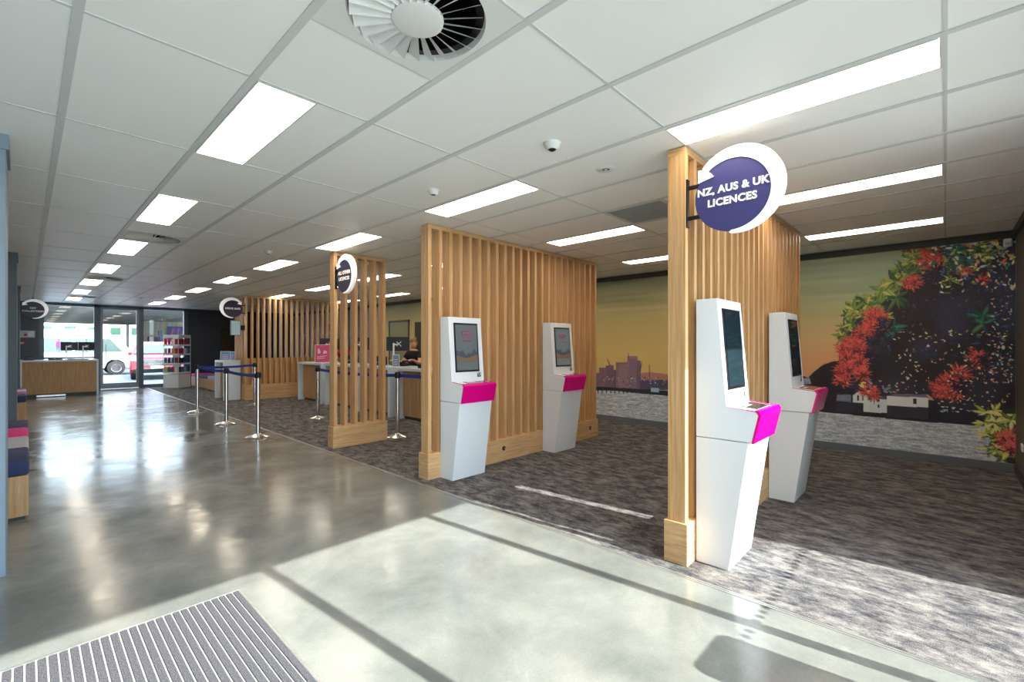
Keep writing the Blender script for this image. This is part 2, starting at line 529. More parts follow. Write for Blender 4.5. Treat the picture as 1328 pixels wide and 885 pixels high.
def leaf(y, z, ang, L, W, col, a=1.0):
    ca, sa = math.cos(ang), math.sin(ang)
    out = []
    for t in np.linspace(0, 1, 6): out.append((t*L, W*math.sin(math.pi*t**0.8)/2))
    for t in np.linspace(1, 0, 6)[1:-1]: out.append((t*L, -W*math.sin(math.pi*t**0.8)/2))
    poly([(y+ca*p-sa*q, z+sa*p+ca*q) for p, q in out], col, a)
# water
waterline = [(1056, 533), (1180, 545), (1277, 552), (1316, 556)]
wz = np.interp(CY, [wall_at(1316, 556)[0], wall_at(1056, 533)[0], 2.0, 5.2], [0.62, 0.66, 0.69, 0.72])
WZ = np.broadcast_to(wz, (NH, NW))
rip = smooth_noise(0.09, 0.012, 11)*0.5 + smooth_noise(0.04, 0.008, 12)*0.5 + (rng.rand(NH, NW)-0.5)*0.5
wcol = np.array([142, 150, 160.]) + ((rip-0.5)*90)[..., None]
mw = (ZZ < WZ)
IMG[mw] = wcol[mw]
# hill, shore, houses
ppx([(1030, 500), (1036, 486), (1048, 490), (1056, 482), (1068, 473), (1080, 469), (1092, 468), (1105, 480), (1120, 536), (1030, 532)], (38, 36, 44), noise=14)
ppx([(1034, 492), (1050, 490), (1052, 498), (1034, 500)], (96, 110, 140), noise=60)
ppx([(1030, 528), (1065, 524), (1120, 512), (1215, 520), (1316, 530), (1316, 557), (1277, 553), (1180, 546), (1030, 531)], (36, 36, 46), noise=12)
ppx([(1086, 512), (1104, 512), (1104, 524), (1084, 523)], (92, 98, 112), noise=30)
ppx([(1106, 513), (1114, 508), (1121, 508), (1128, 518), (1128, 535), (1106, 533)], (168, 176, 190))
ppx([(1121, 508), (1150, 512), (1150, 519), (1129, 518)], (66, 60, 76))
ppx([(1127, 518), (1150, 518), (1150, 536), (1127, 535)], (160, 170, 188))
ppx([(1150, 513), (1204, 516), (1204, 529), (1150, 526)], (176, 186, 202))
ppx([(1150, 505), (1194, 506), (1205, 516), (1150, 514)], (84, 80, 108))
ppx([(1150, 526), (1204, 529), (1204, 544), (1150, 541)], (46, 48, 62))
for (a, b, c, d) in ((1112, 513, 1114, 520), (1118, 513, 1120, 520), (1138, 517, 1141, 521), (1138, 525, 1141, 529), (1184, 517, 1189, 524)):
    ppx([(a, b), (c, b), (c, d), (a, d)], (44, 46, 60))
ppx([(1084, 520), (1120, 523), (1120, 536), (1084, 533)], (40, 40, 50))
for k in range(26):
    u = rng.uniform(1218, 1262); v = rng.uniform(527, 534)
    ppx([(u, v), (u+rng.uniform(2, 6), v), (u+3, v+1.6)], [(150, 160, 190), (80, 110, 170), (190, 190, 190)][k % 3])
# tree mass
tree = [(1172, 316), (1181, 327), (1200, 318), (1200, 346), (1179, 338), (1166, 344), (1164, 357), (1144, 372), (1140, 384), (1119, 385), (1100, 396), (1098, 421), (1088, 430),
        (1094, 445), (1088, 452), (1088, 469), (1083, 481), (1087, 499), (1106, 505), (1127, 512), (1149, 514), (1161, 511), (1204, 512), (1217, 524), (1260, 533), (1277, 546), (1280, 560), (1318, 600), (1330, 280), (1230, 280), (1200, 300)]
ppx(tree, (44, 42, 54), noise=10)
TM = np.abs(IMG.sum(-1)-140) < 24
sm = smooth_noise(0.25, 0.25, 31)
IMG[TM] += ((sm-0.45)*30)[TM][:, None]*np.array([0.3, 0.5, 1.0])
def spot(u0, u1, v0, v1): return wall_at(rng.uniform(u0, u1), rng.uniform(v0, v1))
def inside_tree(u, v, _t=np.array(tree, float)):
    c = False; n = len(_t)
    for k in range(n):
        x1, y1 = _t[k]; x2, y2 = _t[(k+1) % n]
        if (y1 > v) != (y2 > v) and u < (x2-x1)*(v-y1)/(y2-y1)+x1: c = not c
    return c
def rosette(u, v, n, L, cols, spread=2*math.pi, a0=0.0):
    y, z = wall_at(u, v)
    for k in range(n):
        an = a0 + spread*(k/n) + rng.uniform(-0.5, 0.5)
        l = L*rng.uniform(0.45, 1.15)
        c = cols[rng.randint(len(cols))]
        leaf(y, z, an, l, l*rng.uniform(0.2, 0.36), c, 0.9)
        leaf(y+0.01*math.cos(an), z+0.01*math.sin(an), an+0.05, l*0.8, l*0.10, tuple(min(255, q*1.35+10) for q in c), 0.45)
G1 = [(112, 122, 50), (84, 104, 44), (60, 84, 40), (140, 138, 60), (40, 66, 44)]
G2 = [(30, 74, 66), (36, 92, 74), (60, 100, 60), (28, 56, 62)]
for k in range(70):        # leaves along the outer edge
    e = rng.randint(0, 13); p, q = tree[e], tree[e+1]; t = rng.rand()
    u, v = p[0]+(q[0]-p[0])*t, p[1]+(q[1]-p[1])*t
    rosette(u+rng.uniform(-2, 8), v+rng.uniform(-2, 7), 8, rng.uniform(0.07, 0.13), G1 if v < 425 else [(52, 48, 44), (90, 96, 48)])
for (u, v, n, L) in ((1150, 378, 11, 0.2), (1163, 385, 11, 0.2), (1140, 395, 10, 0.18), (1125, 395, 9, 0.14), (1108, 402, 9, 0.14), (1104, 420, 9, 0.12), (1092, 436, 8, 0.12), (1166, 348, 9, 0.13),
                     (1178, 356, 9, 0.15), (1160, 365, 9, 0.16), (1118, 410, 9, 0.13), (1150, 410, 8, 0.14)):
    rosette(u, v, n, L, G1)
for (u, v) in ((1236, 330), (1250, 322), (1262, 334), (1228, 345), (1248, 348), (1272, 318), (1290, 312), (1240, 312), (1215, 318), (1282, 330), (1232, 362)):
    rosette(u, v, 9, rng.uniform(0.1, 0.17), G1 if rng.rand() < 0.6 else G2)
for (u, v) in ((1238, 342), (1250, 338), (1275, 410), (1275, 420), (1160, 430), (1158, 424)):
    rosette(u, v, 8, 0.14, G2)
def brush(u, v, L, n, c=(214, 66, 52), dark=(60, 34, 46), lo=0.0, hi=2*math.pi):
    y, z = wall_at(u, v)
    for k in range(n):
        an = rng.uniform(lo, hi); l = L*rng.uniform(0.6, 1.1)
        j = rng.uniform(0.75, 1.2)
        leaf(y+rng.uniform(-0.035, 0.035), z+rng.uniform(-0.035, 0.035), an, l, 0.012, tuple(min(255, q*j) for q in c))
    for k in range(int(n*0.35)):
        an = rng.uniform(lo, hi)-math.pi; leaf(y+rng.uniform(-0.04, 0.04), z-0.03+rng.uniform(-0.03, 0.03), an, L*0.45, 0.014, dark, 0.5)
RED = (178, 52, 42)
for (u, v, L, n) in ((1132, 408, .11, 70), (1140, 412, .12, 80), (1128, 425, .12, 80), (1118, 432, .12, 70), (1105, 446, .13, 100), (1096, 452, .12, 90), (1112, 452, .13, 90), (1100, 464, .12, 80), (1092, 480, .12, 90),
                     (1103, 478, .12, 80), (1115, 470, .12, 70), (1118, 484, .12, 70), (1092, 494, .11, 70), (1125, 505, .11, 60), (1132, 513, .08, 40), (1206, 325, .11, 60), (1204, 338, .13, 90), (1212, 342, .1, 50), (1176, 320, .07, 40),
                     (1220, 505, .12, 90), (1230, 495, .13, 90), (1228, 508, .12, 70), (1243, 484, .12, 60), (1268, 462, .1, 60), (1272, 470, .08, 40), (1236, 512, .09, 40), (1276, 362, .07, 26), (1252, 352, .07, 22), (1178, 368, .10, 40), (1186, 364, .1, 40)):
    brush(u, v, L, n, c=RED if u < 1300 else (200, 60, 60))
for (u, v, L) in ((1146, 425, .14), (1138, 440, .12), (1243, 500, .11), (1278, 466, .09), (1214, 354, .14), (1130, 460, .1)):
    brush(u, v, L, 50, c=(46, 36, 54), dark=(34, 34, 44))
def specks(n, u0, u1, v0, v1, cols, lo=0.012, hi=0.04):
    for k in range(n):
        u, v = rng.uniform(u0, u1), rng.uniform(v0, v1)
        if not inside_tree(u, v): continue
        y, z = wall_at(u, v)
        l = rng.uniform(lo, hi)
        leaf(y, z, rng.uniform(0, math.pi), l, max(l*rng.uniform(0.25, 0.5), 0.009), cols[rng.randint(len(cols))])
WARM = [(222, 178, 130), (214, 150, 112), (200, 172, 120), (226, 110, 80), (180, 160, 70), (240, 222, 190)]
COOL = [(120, 140, 170), (70, 100, 130), (190, 196, 206), (60, 74, 120), (90, 140, 140), (40, 60, 110)]
specks(210, 1160, 1314, 430, 528, WARM)
specks(150, 1215, 1316, 300, 380, WARM + COOL + [(200, 190, 60), (70, 110, 60)], 0.02, 0.07)
specks(120, 1285, 1316, 330, 500, COOL + WARM[:2])
specks(120, 1140, 1310, 345, 470, [(44, 52, 92), (52, 66, 112), (30, 66, 70), (70, 44, 62), (90, 60, 60)], 0.02, 0.06)
specks(40, 1090, 1160, 490, 516, [(190, 170, 70), (200, 120, 70), (110, 130, 60), (90, 110, 130)], 0.02, 0.07)
specks(90, 1180, 1316, 300, 350, [(90, 120, 60), (150, 150, 70), (50, 90, 70), (160, 170, 150), (200, 90, 60)], 0.03, 0.09)
# lower right spray
ppx([(1283, 540), (1300, 532), (1320, 528), (1320, 606), (1300, 598), (1285, 580)], (42, 50, 40), noise=14)
for (u, v) in ((1280, 536), (1290, 533), (1300, 540), (1277, 549), (1290, 549), (1275, 562), (1284, 566), (1282, 581), (1292, 584), (1300, 592), (1306, 556), (1312, 545), (1308, 585), (1298, 570)):
    rosette(u, v, 8, rng.uniform(0.10, 0.15), [(168, 164, 62), (128, 138, 52), (76, 92, 44), (188, 178, 90), (60, 78, 44)])
brush(1306, 570, .12, 110); brush(1312, 580, .1, 60)
# the city on the far side of the water
def bpx(u0, u1, v, c, base=506):
    ppx([(u0, v), (u1, v), (u1, base), (u0, base)], c, noise=26)
bpx(740, 868, 492, (84, 70, 96), 505)
bpx(777, 786, 477, (104, 78, 92)); bpx(786, 796, 474, (96, 72, 90)); bpx(796, 800, 480, (84, 66, 84)); bpx(799, 815, 470, (112, 84, 96)); bpx(803, 814, 473, (120, 92, 104))
bpx(814, 827, 462, (120, 88, 100)); bpx(816, 826, 466, (106, 84, 102)); bpx(826, 831, 468, (96, 72, 92)); bpx(830, 868, 490, (66, 62, 90)); bpx(760, 778, 484, (100, 76, 90))
ppx([(831, 484), (845, 483), (868, 486), (868, 493), (831, 493)], (146, 96, 88))
ppx([(814.6, 458), (815.4, 458), (815.4, 466), (814.6, 466)], (80, 60, 70)); ppx([(842, 473), (843, 473), (843, 495), (842, 495)], (70, 56, 70))
ppx([(830, 480), (832, 469), (832.8, 469), (831, 484)], (80, 60, 70)); ppx([(790, 474), (787, 465), (788, 465), (792, 474)], (110, 84, 70))
ppx([(740, 501), (780, 502), (868, 507), (868, 514), (835, 511), (795, 507), (740, 506)], (38, 40, 54))
for u in np.arange(742, 845, 5.5): ppx([(u, 505), (u+1.2, 505), (u+1.2, 510.5), (u, 510.5)], (38, 40, 54))
for k in range(60):
    u = rng.uniform(779, 862); v = rng.uniform(488, 500)
    ppx([(u, v), (u+rng.uniform(1, 3), v), (u+1, v+rng.uniform(1, 3))], [(160, 150, 176), (60, 56, 84), (120, 110, 140)][k % 3])
ppx([(844, 503), (855, 504), (855, 509), (844, 508.5)], (110, 150, 200))
IMG = np.clip(IMG, 3, 255)
def lin(a):
    a = a/255.0
    return np.where(a <= 0.04045, a/12.92, ((a+0.055)/1.055)**2.4)
def desat(a):
    g = a.mean(-1, keepdims=True)
    return a*0.80 + g*0.20
LIM = np.clip(desat(lin(IMG))*2.05, 0, 0.90)
def mural():
    ys = np.concatenate([CY, np.arange(5.4, 13.0, 0.2)])
    nW = len(ys)
    far_ = np.clip(desat(lin(np.clip(sky_col(np.broadcast_to(CZ[:, None], (NH, nW-NW)), np.full((NH, nW-NW), 5.0)), 0, 255)))*2.05, 0, 1)
    colr = np.concatenate([LIM, far_], 1)
    V = np.empty((NH, nW, 3)); V[..., 0] = XE-0.004; V[..., 1] = ys[None, :]; V[..., 2] = CZ[:, None]
    me = bpy.data.meshes.new('wall_mural')
    nv = NH*nW
    me.vertices.add(nv); me.vertices.foreach_set('co', V.reshape(-1).astype(np.float32))
    idx = np.arange(nv).reshape(NH, nW)
    q = np.stack([idx[:-1, :-1], idx[1:, :-1], idx[1:, 1:], idx[:-1, 1:]], -1).reshape(-1)
    nf = (NH-1)*(nW-1)
    me.loops.add(nf*4); me.loops.foreach_set('vertex_index', q.astype(np.int32))
    me.polygons.add(nf); me.polygons.foreach_set('loop_start', np.arange(0, nf*4, 4, dtype=np.int32))
    me.update(calc_edges=True)
    at = me.color_attributes.new('print', 'FLOAT_COLOR', 'POINT')
    at.data.foreach_set('color', np.concatenate([colr.reshape(-1, 3), np.ones((nv, 1))], 1).reshape(-1).astype(np.float32))
    m = mat('printed wallpaper', (1, 1, 1, 1), 0.55, spec=0.25)
    a = nd(m, 'ShaderNodeAttribute', _attribute_name='print')
    lk(m, a.outputs['Color'], bsdf(m).inputs['Base Color'])
    return tag(link('wall_mural', me, m), 'wall-sized photo print of a red-flowering tree, harbour and city at sunset', 'mural')
mural()

# ------------------------------------------------------------------ ceiling fittings
def ceiling_light(L=PY):
    r = thing('ceiling_light', '', 'light', (0, 0, 0), 0, 'recessed ceiling light panels')
    bm = NB()
    w = 0.288
    for (a, b, c, d) in ((0, w, 0, 0.010), (0, w, L-0.010, L), (0, 0.010, 0.010, L-0.010), (w-0.010, w, 0.010, L-0.010)):
        box(bm, a+0.001, b, c+0.001, d, H-0.006, H-0.0005)
    mk('frame', bm, TEE, r)
    bm = NB(); box(bm, 0.011, w-0.010, 0.011, L-0.010, H-0.004, H-0.0008)
    mk('diffuser', bm, PANEL, r)
    return r
cl = ceiling_light()
row_words = ['nearest of its row', 'second in depth', 'third in depth', 'fourth in depth', 'fifth in depth', 'sixth in depth', 'seventh in depth', 'eighth and farthest']
col_words = ['above the concrete aisle', 'above the carpet edge', 'in the row over the kiosks', 'in the row nearest the mural']
first = True
for ci, x in enumerate((gx(1), gx(4), gx(7), gx(10))):
    for ri, j in enumerate((0, 2, 4, 6, 8, 10, 12, 14)):
        if ci == 0 and ri == 0: continue
        if ci >= 2 and ri > 5: continue
        o = place(cl, first, (x+0.017, gy(j)+0.008, 0), 0, 'light panel %s, %s' % (col_words[ci], row_words[ri]))
        first = False

def swirl():
    r = thing('ceiling_vent', '', 'vent', (0, 0, 0), 0, 'swirl air diffusers along the aisle')
    s = 0.292
    bm = NB()
    # square plate with round opening
    n = 48; ro = 0.262
    outer = []
    for i in range(n):
        a = 2*math.pi*i/n; c, sn = math.cos(a), math.sin(a); k = s/max(abs(c), abs(sn))
        outer.append((c*k, sn*k))
    vo = [bm.verts.new((p[0], p[1], -0.004)) for p in outer]
    vi = [bm.verts.new((ro*math.cos(2*math.pi*i/n), ro*math.sin(2*math.pi*i/n), -0.004)) for i in range(n)]
    vd = [bm.verts.new((ro*0.97*math.cos(2*math.pi*i/n), ro*0.97*math.sin(2*math.pi*i/n), 0.03)) for i in range(n)]
    for i in range(n):
        j = (i+1) % n
        bm.faces.new((vo[i], vo[j], vi[j], vi[i])); bm.faces.new((vi[i], vi[j], vd[j], vd[i]))
    mk('face_plate', bm, WHITEP, r, world=False)
    bm = NB(); lathe(bm, [(0, -0.016), (0.085, -0.016), (0.098, -0.012), (0.100, 0.0), (0.0, 0.002)], seg=32)
    mk('hub', bm, WHITEP, r, world=False, smooth=True)
    bm = NB(); lathe(bm, [(0.225, 0.02), (0.235, 0.16), (0.0, 0.16)], seg=40); lathe(bm, [(0.225, 0.02), (0.27, 0.02)], seg=40)
    mk('duct', bm, BLACK, r, world=False)
    b0 = None
    for k in range(24):
        M = Matrix.Rotation(2*math.pi*k/24, 4, 'Z')
        if b0 is None:
            bm = NB()
            pts = [(0.095, -0.010, -0.010), (0.250, -0.030, -0.014), (0.250, 0.018, 0.022), (0.095, 0.010, 0.010)]
            v = [bm.verts.new(p) for p in pts] + [bm.verts.new((p[0], p[1]-0.001, p[2]-0.002)) for p in pts]
            for f in ((0, 1, 2, 3), (7, 6, 5, 4), (0, 4, 5, 1), (1, 5, 6, 2), (2, 6, 7, 3), (3, 7, 4, 0)): bm.faces.new([v[q] for q in f])
            b0 = mk('blade', bm, WHITEP, r, world=False); o = b0
        else:
            o = b0.copy(); COL.objects.link(o); o.parent = r
        o.rotation_euler = (0, 0, 2*math.pi*k/24)
    return r
sw = swirl()
for k, (a, b, h) in enumerate(diffuser_cells):
    yc = gy(b) + PY*(0.25 if h == 0 else 0.75)
    place(sw, k == 0, (gx(a)+0.3, yc, H), 0, ['large round swirl air vent cut by the top edge of the view', 'swirl air vent between the second and third light panels over the aisle',
          'swirl air vent between the far light panels over the aisle', 'farthest swirl air vent, close to the glass door'][k])
bm = NB()
x0, x1, y0, y1 = gx(6)+0.018, gx(7)-0.018, gy(1)+PY/2+0.01, gy(2)-0.01
for (a, b, c, d) in ((x0, x1, y0, y0+0.02), (x0, x1, y1-0.02, y1), (x0, x0+0.02, y0, y1), (x1-0.02, x1, y0, y1)): box(bm, a, b, c, d, H-0.004, H+0.012)
vr = thing('return_air_grille', 'grey square egg-crate grille between the two kiosk screens', 'vent', (gx(6)+.3, y0, H))
mk('frame', bm, TEE, vr)
bm = NB()
n = 26
for k in range(1, n):
    xx = x0+(x1-x0)*k/n; box(bm, xx-0.001, xx+0.001, y0+0.02, y1-0.02, H, H+0.012)
    yy = y0+(y1-y0)*k/n; box(bm, x0+0.02, x1-0.02, yy-0.001, yy+0.001, H, H+0.012)
mk('grid', bm, mat('grille grey', rgb(185, 187, 182), 0.5), vr)
bm = NB(); box(bm, x0, x1, y0, y1, H+0.1, H+0.11); mk('duct', bm, mat('grille dark', rgb(170, 170, 166), 0.8), vr)

def detector():
    r = thing('smoke_detector', '', 'smoke detector', (0, 0, 0), 0)
    bm = NB(); lathe(bm, [(0, -0.006), (0.05, -0.006), (0.054, 0.0)], seg=28); mk('base', bm, WHITEP, r, world=False, smooth=True)
    bm = NB(); lathe(bm, [(0.022, -0.038), (0.036, -0.028), (0.044, -0.006)], seg=28); mk('housing', bm, WHITEP, r, world=False, smooth=True)
    bm = NB(); lathe(bm, [(0, -0.040), (0.012, -0.040), (0.022, -0.036)], seg=20); mk('sensor', bm, DGREY, r, world=False, smooth=True)
    return r
det = detector()
for k, (x, y, lb) in enumerate([(2.272, 3.02, 'round white smoke detector beside the light panel near the second kiosk screen'), (2.23, 6.58, 'round white smoke detector over the carpet edge before the narrow slatted screen'),
        (2.16, 11.2, 'small round smoke detector above the rope barriers'), (2.08, 15.4, 'small round smoke detector toward the glass door, left of a pair'), (2.25, 14.9, 'small round smoke detector toward the glass door, right of a pair')]):
    place(det, k == 0, (x, y, H), 0, lb)
c = thing('security_camera', 'white dome camera with dark lens on the ceiling', 'camera', (2.25, 1.78, H))
bm = NB(); lathe(bm, [(0, -0.008), (0.052, -0.008), (0.056, 0.0)], c=(2.25, 1.78, H)); mk('base', bm, WHITEP, c, smooth=True)
bm = NB(); lathe(bm, [(0.026, -0.040), (0.042, -0.030), (0.050, -0.008)], c=(2.25, 1.78, H)); mk('housing', bm, WHITEP, c, smooth=True)
bm = NB(); lathe(bm, [(0, -0.052), (0.014, -0.048), (0.026, -0.038)], c=(2.25, 1.78, H)); mk('lens', bm, BLACK, c, smooth=True)
c = thing('ceiling_speaker', 'flat round recessed speaker right of the dome camera', 'speaker', (2.84, 1.76, H))
bm = NB(); lathe(bm, [(0.028, -0.006), (0.060, -0.006), (0.070, 0.0)], c=(2.84, 1.76, H)); mk('rim', bm, WHITEP, c, smooth=True)
bm = NB(); lathe(bm, [(0, -0.004), (0.028, -0.004)], c=(2.84, 1.76, H)); mk('grille', bm, GREYT, c)
bm = NB(); lathe(bm, [(0, -0.012), (0.010, -0.010), (0.012, -0.004)], c=(2.84, 1.76, H)); mk('cone', bm, WHITEP, c)
c = thing('motion_sensor', 'white motion sensor high in the corner of the mural', 'sensor', (XE-0.02, -0.50, 2.50))
bm = NB(); prism(bm, [(0, 0), (0.075, 0.0), (0.062, 0.05), (0.013, 0.05)], 2.462, 2.548, Matrix.Translation((XE-0.005, -0.535, 0)) @ Matrix.Rotation(R(90), 4, 'Z'), bev=0.006)
mk('housing', bm, WHITE, c)
bm = NB(); box(bm, XE-0.060, XE-0.053, -0.515, -0.475, 2.475, 2.505); mk('lens', bm, FGREY, c)
c = thing('wall_socket', 'white power socket low on the dark wall at the right', 'socket', (6.78, YS, 0.37))
bm = NB(); box(bm, 6.72, 6.84, YS, YS+0.012, 0.33, 0.405, bev=0.003); mk('plate', bm, WHITE, c)
bm = NB(); box(bm, 6.75, 6.765, YS+0.012, YS+0.016, 0.36, 0.385); box(bm, 6.79, 6.805, YS+0.012, YS+0.016, 0.36, 0.385); mk('switch', bm, FGREY, c)

# ------------------------------------------------------------------ slatted screens
def screen(name, label, x0, y0, y1, n, pitch, w, plinth, z1=2.636, sockets=(), solid_back=False, pl_off=0.018):
    """slats spread along X from x0; y0..y1 is their depth"""
    xe = x0 + pitch*(n-1) + w
    r = thing(name, label, 'screen', ((x0+xe)/2, (y0+y1)/2, 0))
    bm = NB(); box(bm, x0, x0+w, y0, y1, plinth-0.02, z1-0.045, bev=0.002)
    s0 = mk('slat', bm, WOOD, r)
    for k in range(1, n):
        o = s0.copy(); COL.objects.link(o); o.parent = r; o.location = (pitch*k, 0, 0)
    bm = NB(); box(bm, x0, xe, y0, y1, z1-0.045, z1, bev=0.002)
    mk('top_rail', bm, WOODH, r)
    bm = NB()
    box(bm, x0-pl_off, xe+pl_off, y0-pl_off, y1+pl_off, 0, plinth, bev=0.002)
    mk('plinth', bm, WOODH, r)
    for sx in sockets:
        sc = NB(); lathe(sc, [(0, 0.004), (0.018, 0.004), (0.024, 0.006), (0.028, 0.0)], M=frame_mat((sx, y0-pl_off, plinth*0.57), (1, 0, 0), (0, 0, 1)), seg=24)
        so = mk('power_grommet', sc, BLACK, r, label='round black power outlet', smooth=True)
        sc = NB(); tube(sc, [(sx, y0-pl_off-0.006, plinth*0.57), (sx+0.012, y0-pl_off-0.02, plinth*0.57-0.008), (sx+0.02, y0-pl_off-0.006, plinth*0.57-0.018)], 0.004)
        mk('cable', sc, WHITEP, so, smooth=True)
    return r
P1 = screen('slatted_screen', 'tall oak slatted screen on the right with the navy and white round sign', 2.840, 1.185, 1.300, 23, 0.14, 0.042, 0.262)
P2 = screen('slatted_screen', 'tall oak slatted screen in the middle with two kiosks before it', 2.838, 3.860, 3.985, 23, 0.14, 0.042, 0.262, sockets=(3.93, 5.77))
P3 = screen('slatted_screen', 'narrow six-slat oak screen standing beyond the middle screen', 2.838, 5.955, 6.085, 6, 0.147, 0.045, 0.285)
# corner screen of the far booth: long side plus short return
P4 = screen('slatted_screen', 'far oak slatted screen turning a corner behind the rope barriers', 3.80, 12.80, 12.92, 19, 0.14, 0.042, 0.38)
bm = NB(); box(bm, 3.80, 3.92, 13.07, 13.112, 0.36, 2.591, bev=0.002); ss = mk('slat', bm, WOOD, P4)
for k in range(1, 5):
    o = ss.copy(); COL.objects.link(o); o.parent = P4; o.location = (0, 0.14*k, 0)
bm = NB(); box(bm, 3.80, 3.92, 12.921, 13.68, 2.591, 2.636); mk('top_rail', bm, WOODH, P4)
bm = NB(); box(bm, 3.782, 3.938, 12.939, 13.70, 0, 0.38); mk('plinth', bm, WOODH, P4)
bm = NB(); box(bm, 3.845, 6.30, 12.925, 12.945, 0.38, 1.05)
mk('low_back_panel', bm, WOOD, P4)

# ------------------------------------------------------------------ kiosks (local: back at y=0, facing -Y)
KW = 0.45
def kiosk(lit):
    r = thing('self_service_kiosk', '', 'kiosk')
    MY = frame_mat((-KW/2, 0, 0), (0, -1, 0), (0, 0, 1))    # local x -> -Y, local y -> Z, extrude -> -X... mirrored below
    def side(bm, pts, a, b, bev=0.0):
        M = Matrix(((0, 0, 1, 0), (-1, 0, 0, 0), (0, 1, 0, 0), (0, 0, 0, 1)))
        prism(bm, pts, a, b, M, bev)
    bm = NB(); side(bm, [(0.0, 0), (0.200, 0), (0.312, 0.797), (0.0, 0.797)], -KW/2+0.002, KW/2-0.002, 0.003)
    mk('lower_cabinet', bm, WHITE, r, world=False)
    bm = NB(); side(bm, [(0.0, 0.801), (0.328, 0.801), (0.366, 0.968), (0.352, 0.986), (0.182, 1.002), (0.132, 1.675), (0.0, 1.675)], -KW/2, KW/2, 0.004)
    mk('upper_cabinet', bm, WHITE, r, world=False)
    bm = NB(); side(bm, [(0.3285, 0.797), (0.342, 0.797), (0.381, 0.972), (0.368, 0.994), (0.348, 0.997), (0.348, 0.9875), (0.3525, 0.9865), (0.3665, 0.968)], -KW/2-0.001, KW/2+0.001, 0.0)
    mk('front_panel', bm, PINK, r, world=False, label='glossy magenta front panel')
    # ledge: dark reader glass with pink side strips
    n = Vector((0, -0.170, -0.016)).normalized()
    ML = frame_mat((0, -0.182, 1.002), (1, 0, 0), (0, -0.170, -0.016))   # normal points down; use negative depth
    def ledge(bm, xa, xb, ya, yb, h0, h1, bev=0): box(bm, xa, xb, ya, yb, -h1, -h0, bev, M=ML)
    bm = NB(); ledge(bm, -KW/2, -KW/2+0.022, 0.0, 0.168, 0.0005, 0.004); mk('ledge_strip', bm, PINK, r, world=False)
    bm = NB(); ledge(bm, KW/2-0.022, KW/2, 0.0, 0.168, 0.0005, 0.004); mk('ledge_strip', bm, PINK, r, world=False)
    bm = NB(); ledge(bm, -0.10, 0.17, 0.03, 0.145, 0.0005, 0.004)
    mk('reader_glass', bm, mat('dark reader glass', rgb(60, 58, 56), 0.15), r, world=False)
    bm = NB(); ledge(bm, -0.08, 0.04, 0.05, 0.075, 0.004, 0.005)
    mk('instruction_label', bm, WHITEP, r, world=False)
    # screen on the leaning face
    MS = frame_mat((0, -0.182, 1.002), (1, 0, 0), (0, 0.050, 0.673))
    bm = NB(); box(bm, -0.165, 0.165, 0.100, 0.615, 0.0005, 0.007, 0.002, M=MS)
    b = mk('screen_bezel', bm, BLACK, r, world=False)
    if lit:
        sm = mat('lit display', rgb(60, 68, 70), 0.12, emit=rgb(112, 124, 126), estr=0.22)
    else:
        sm = mat('dark display', rgb(30, 44, 50), 0.06, spec=0.6)
    bm = NB(); box(bm, -0.147, 0.147, 0.118, 0.597, 0.0072, 0.0085, M=MS)
    d = mk('display', bm, sm, b, world=False)
    if lit:
        bm = NB()
        hills = [(-0.147, 0.20)] + [(-0.147+0.294*t, 0.305+0.022*math.sin(9*t)+0.014*math.sin(23*t+1)) for t in np.linspace(0, 1, 24)] + [(0.147, 0.20)]
        prism(bm, hills, 0.0086, 0.0090, MS)
        mk('hill_picture', bm, mat('display hills far', rgb(60, 64, 76), 0.2, emit=rgb(84, 84, 96), estr=0.15), b, world=False)
        bm = NB()
        hills = [(-0.147, 0.20)] + [(-0.147+0.294*t, 0.262+0.014*math.sin(6*t+2)) for t in np.linspace(0, 1, 24)] + [(0.147, 0.20)]
        prism(bm, hills, 0.0091, 0.0094, MS)
        mk('meadow_picture', bm, mat('display meadow', rgb(96, 84, 74), 0.2, emit=rgb(134, 112, 92), estr=0.12), b, world=False)
        logo = mat('logo magenta', rgb(150, 20, 84), 0.3, emit=rgb(170, 20, 90), estr=0.08)
        bm = NB()
        def arc(cx, a0, a1, rr=0.030): return [MS @ Vector((cx+rr*math.cos(R(a)), 0.50+rr*math.sin(R(a)), 0.0105)) for a in np.linspace(a0, a1, 20)]
        tube(bm, arc(-0.032, 50, 320) + [MS @ Vector((-0.006, 0.500, 0.0105)), MS @ Vector((-0.028, 0.500, 0.0105))], 0.0055, 6)
        tube(bm, arc(0.032, 130, -140) + [MS @ Vector((0.006, 0.506, 0.0105)), MS @ Vector((0.028, 0.504, 0.0105))], 0.0055, 6)
        mk('logo', bm, logo, b, world=False)
        me = text_mesh('Welcome', 0.03, MS @ Matrix.Translation((0, 0.425, 0.0095)), 0.0004, 0.0003)
        link('greeting_text', me, logo, b, world=False)
    bm = NB(); box(bm, 0.135, 0.185, 0.040, 0.085, 0.0005, 0.002, M=MS); mk('card_sticker', bm, DGREY, r, world=False)
    bm = NB(); box(bm, 0.152, 0.162, 0.047, 0.057, 0.002, 0.0028, M=MS); box(bm, 0.168, 0.180, 0.060, 0.077, 0.002, 0.0028, M=MS)
    box(bm, 0.140, 0.152, 0.069, 0.081, 0.002, 0.0028, M=MS); mk('sticker_symbols', bm, WHITE, r, world=False)
    return r
ka = kiosk(False); place(ka, True, (3.175, 1.163, 0), 0, 'white kiosk with magenta panel nearest the camera, in the sun by the round signed post')
place(ka, False, (4.845, 1.163, 0), 0, 'white kiosk half hidden behind the nearest kiosk, in front of the mural')
kb = kiosk(True); place(kb, True, (3.200, 3.838, 0), 0, 'white kiosk at the hall end of the middle slatted screen, close to the carpet edge')
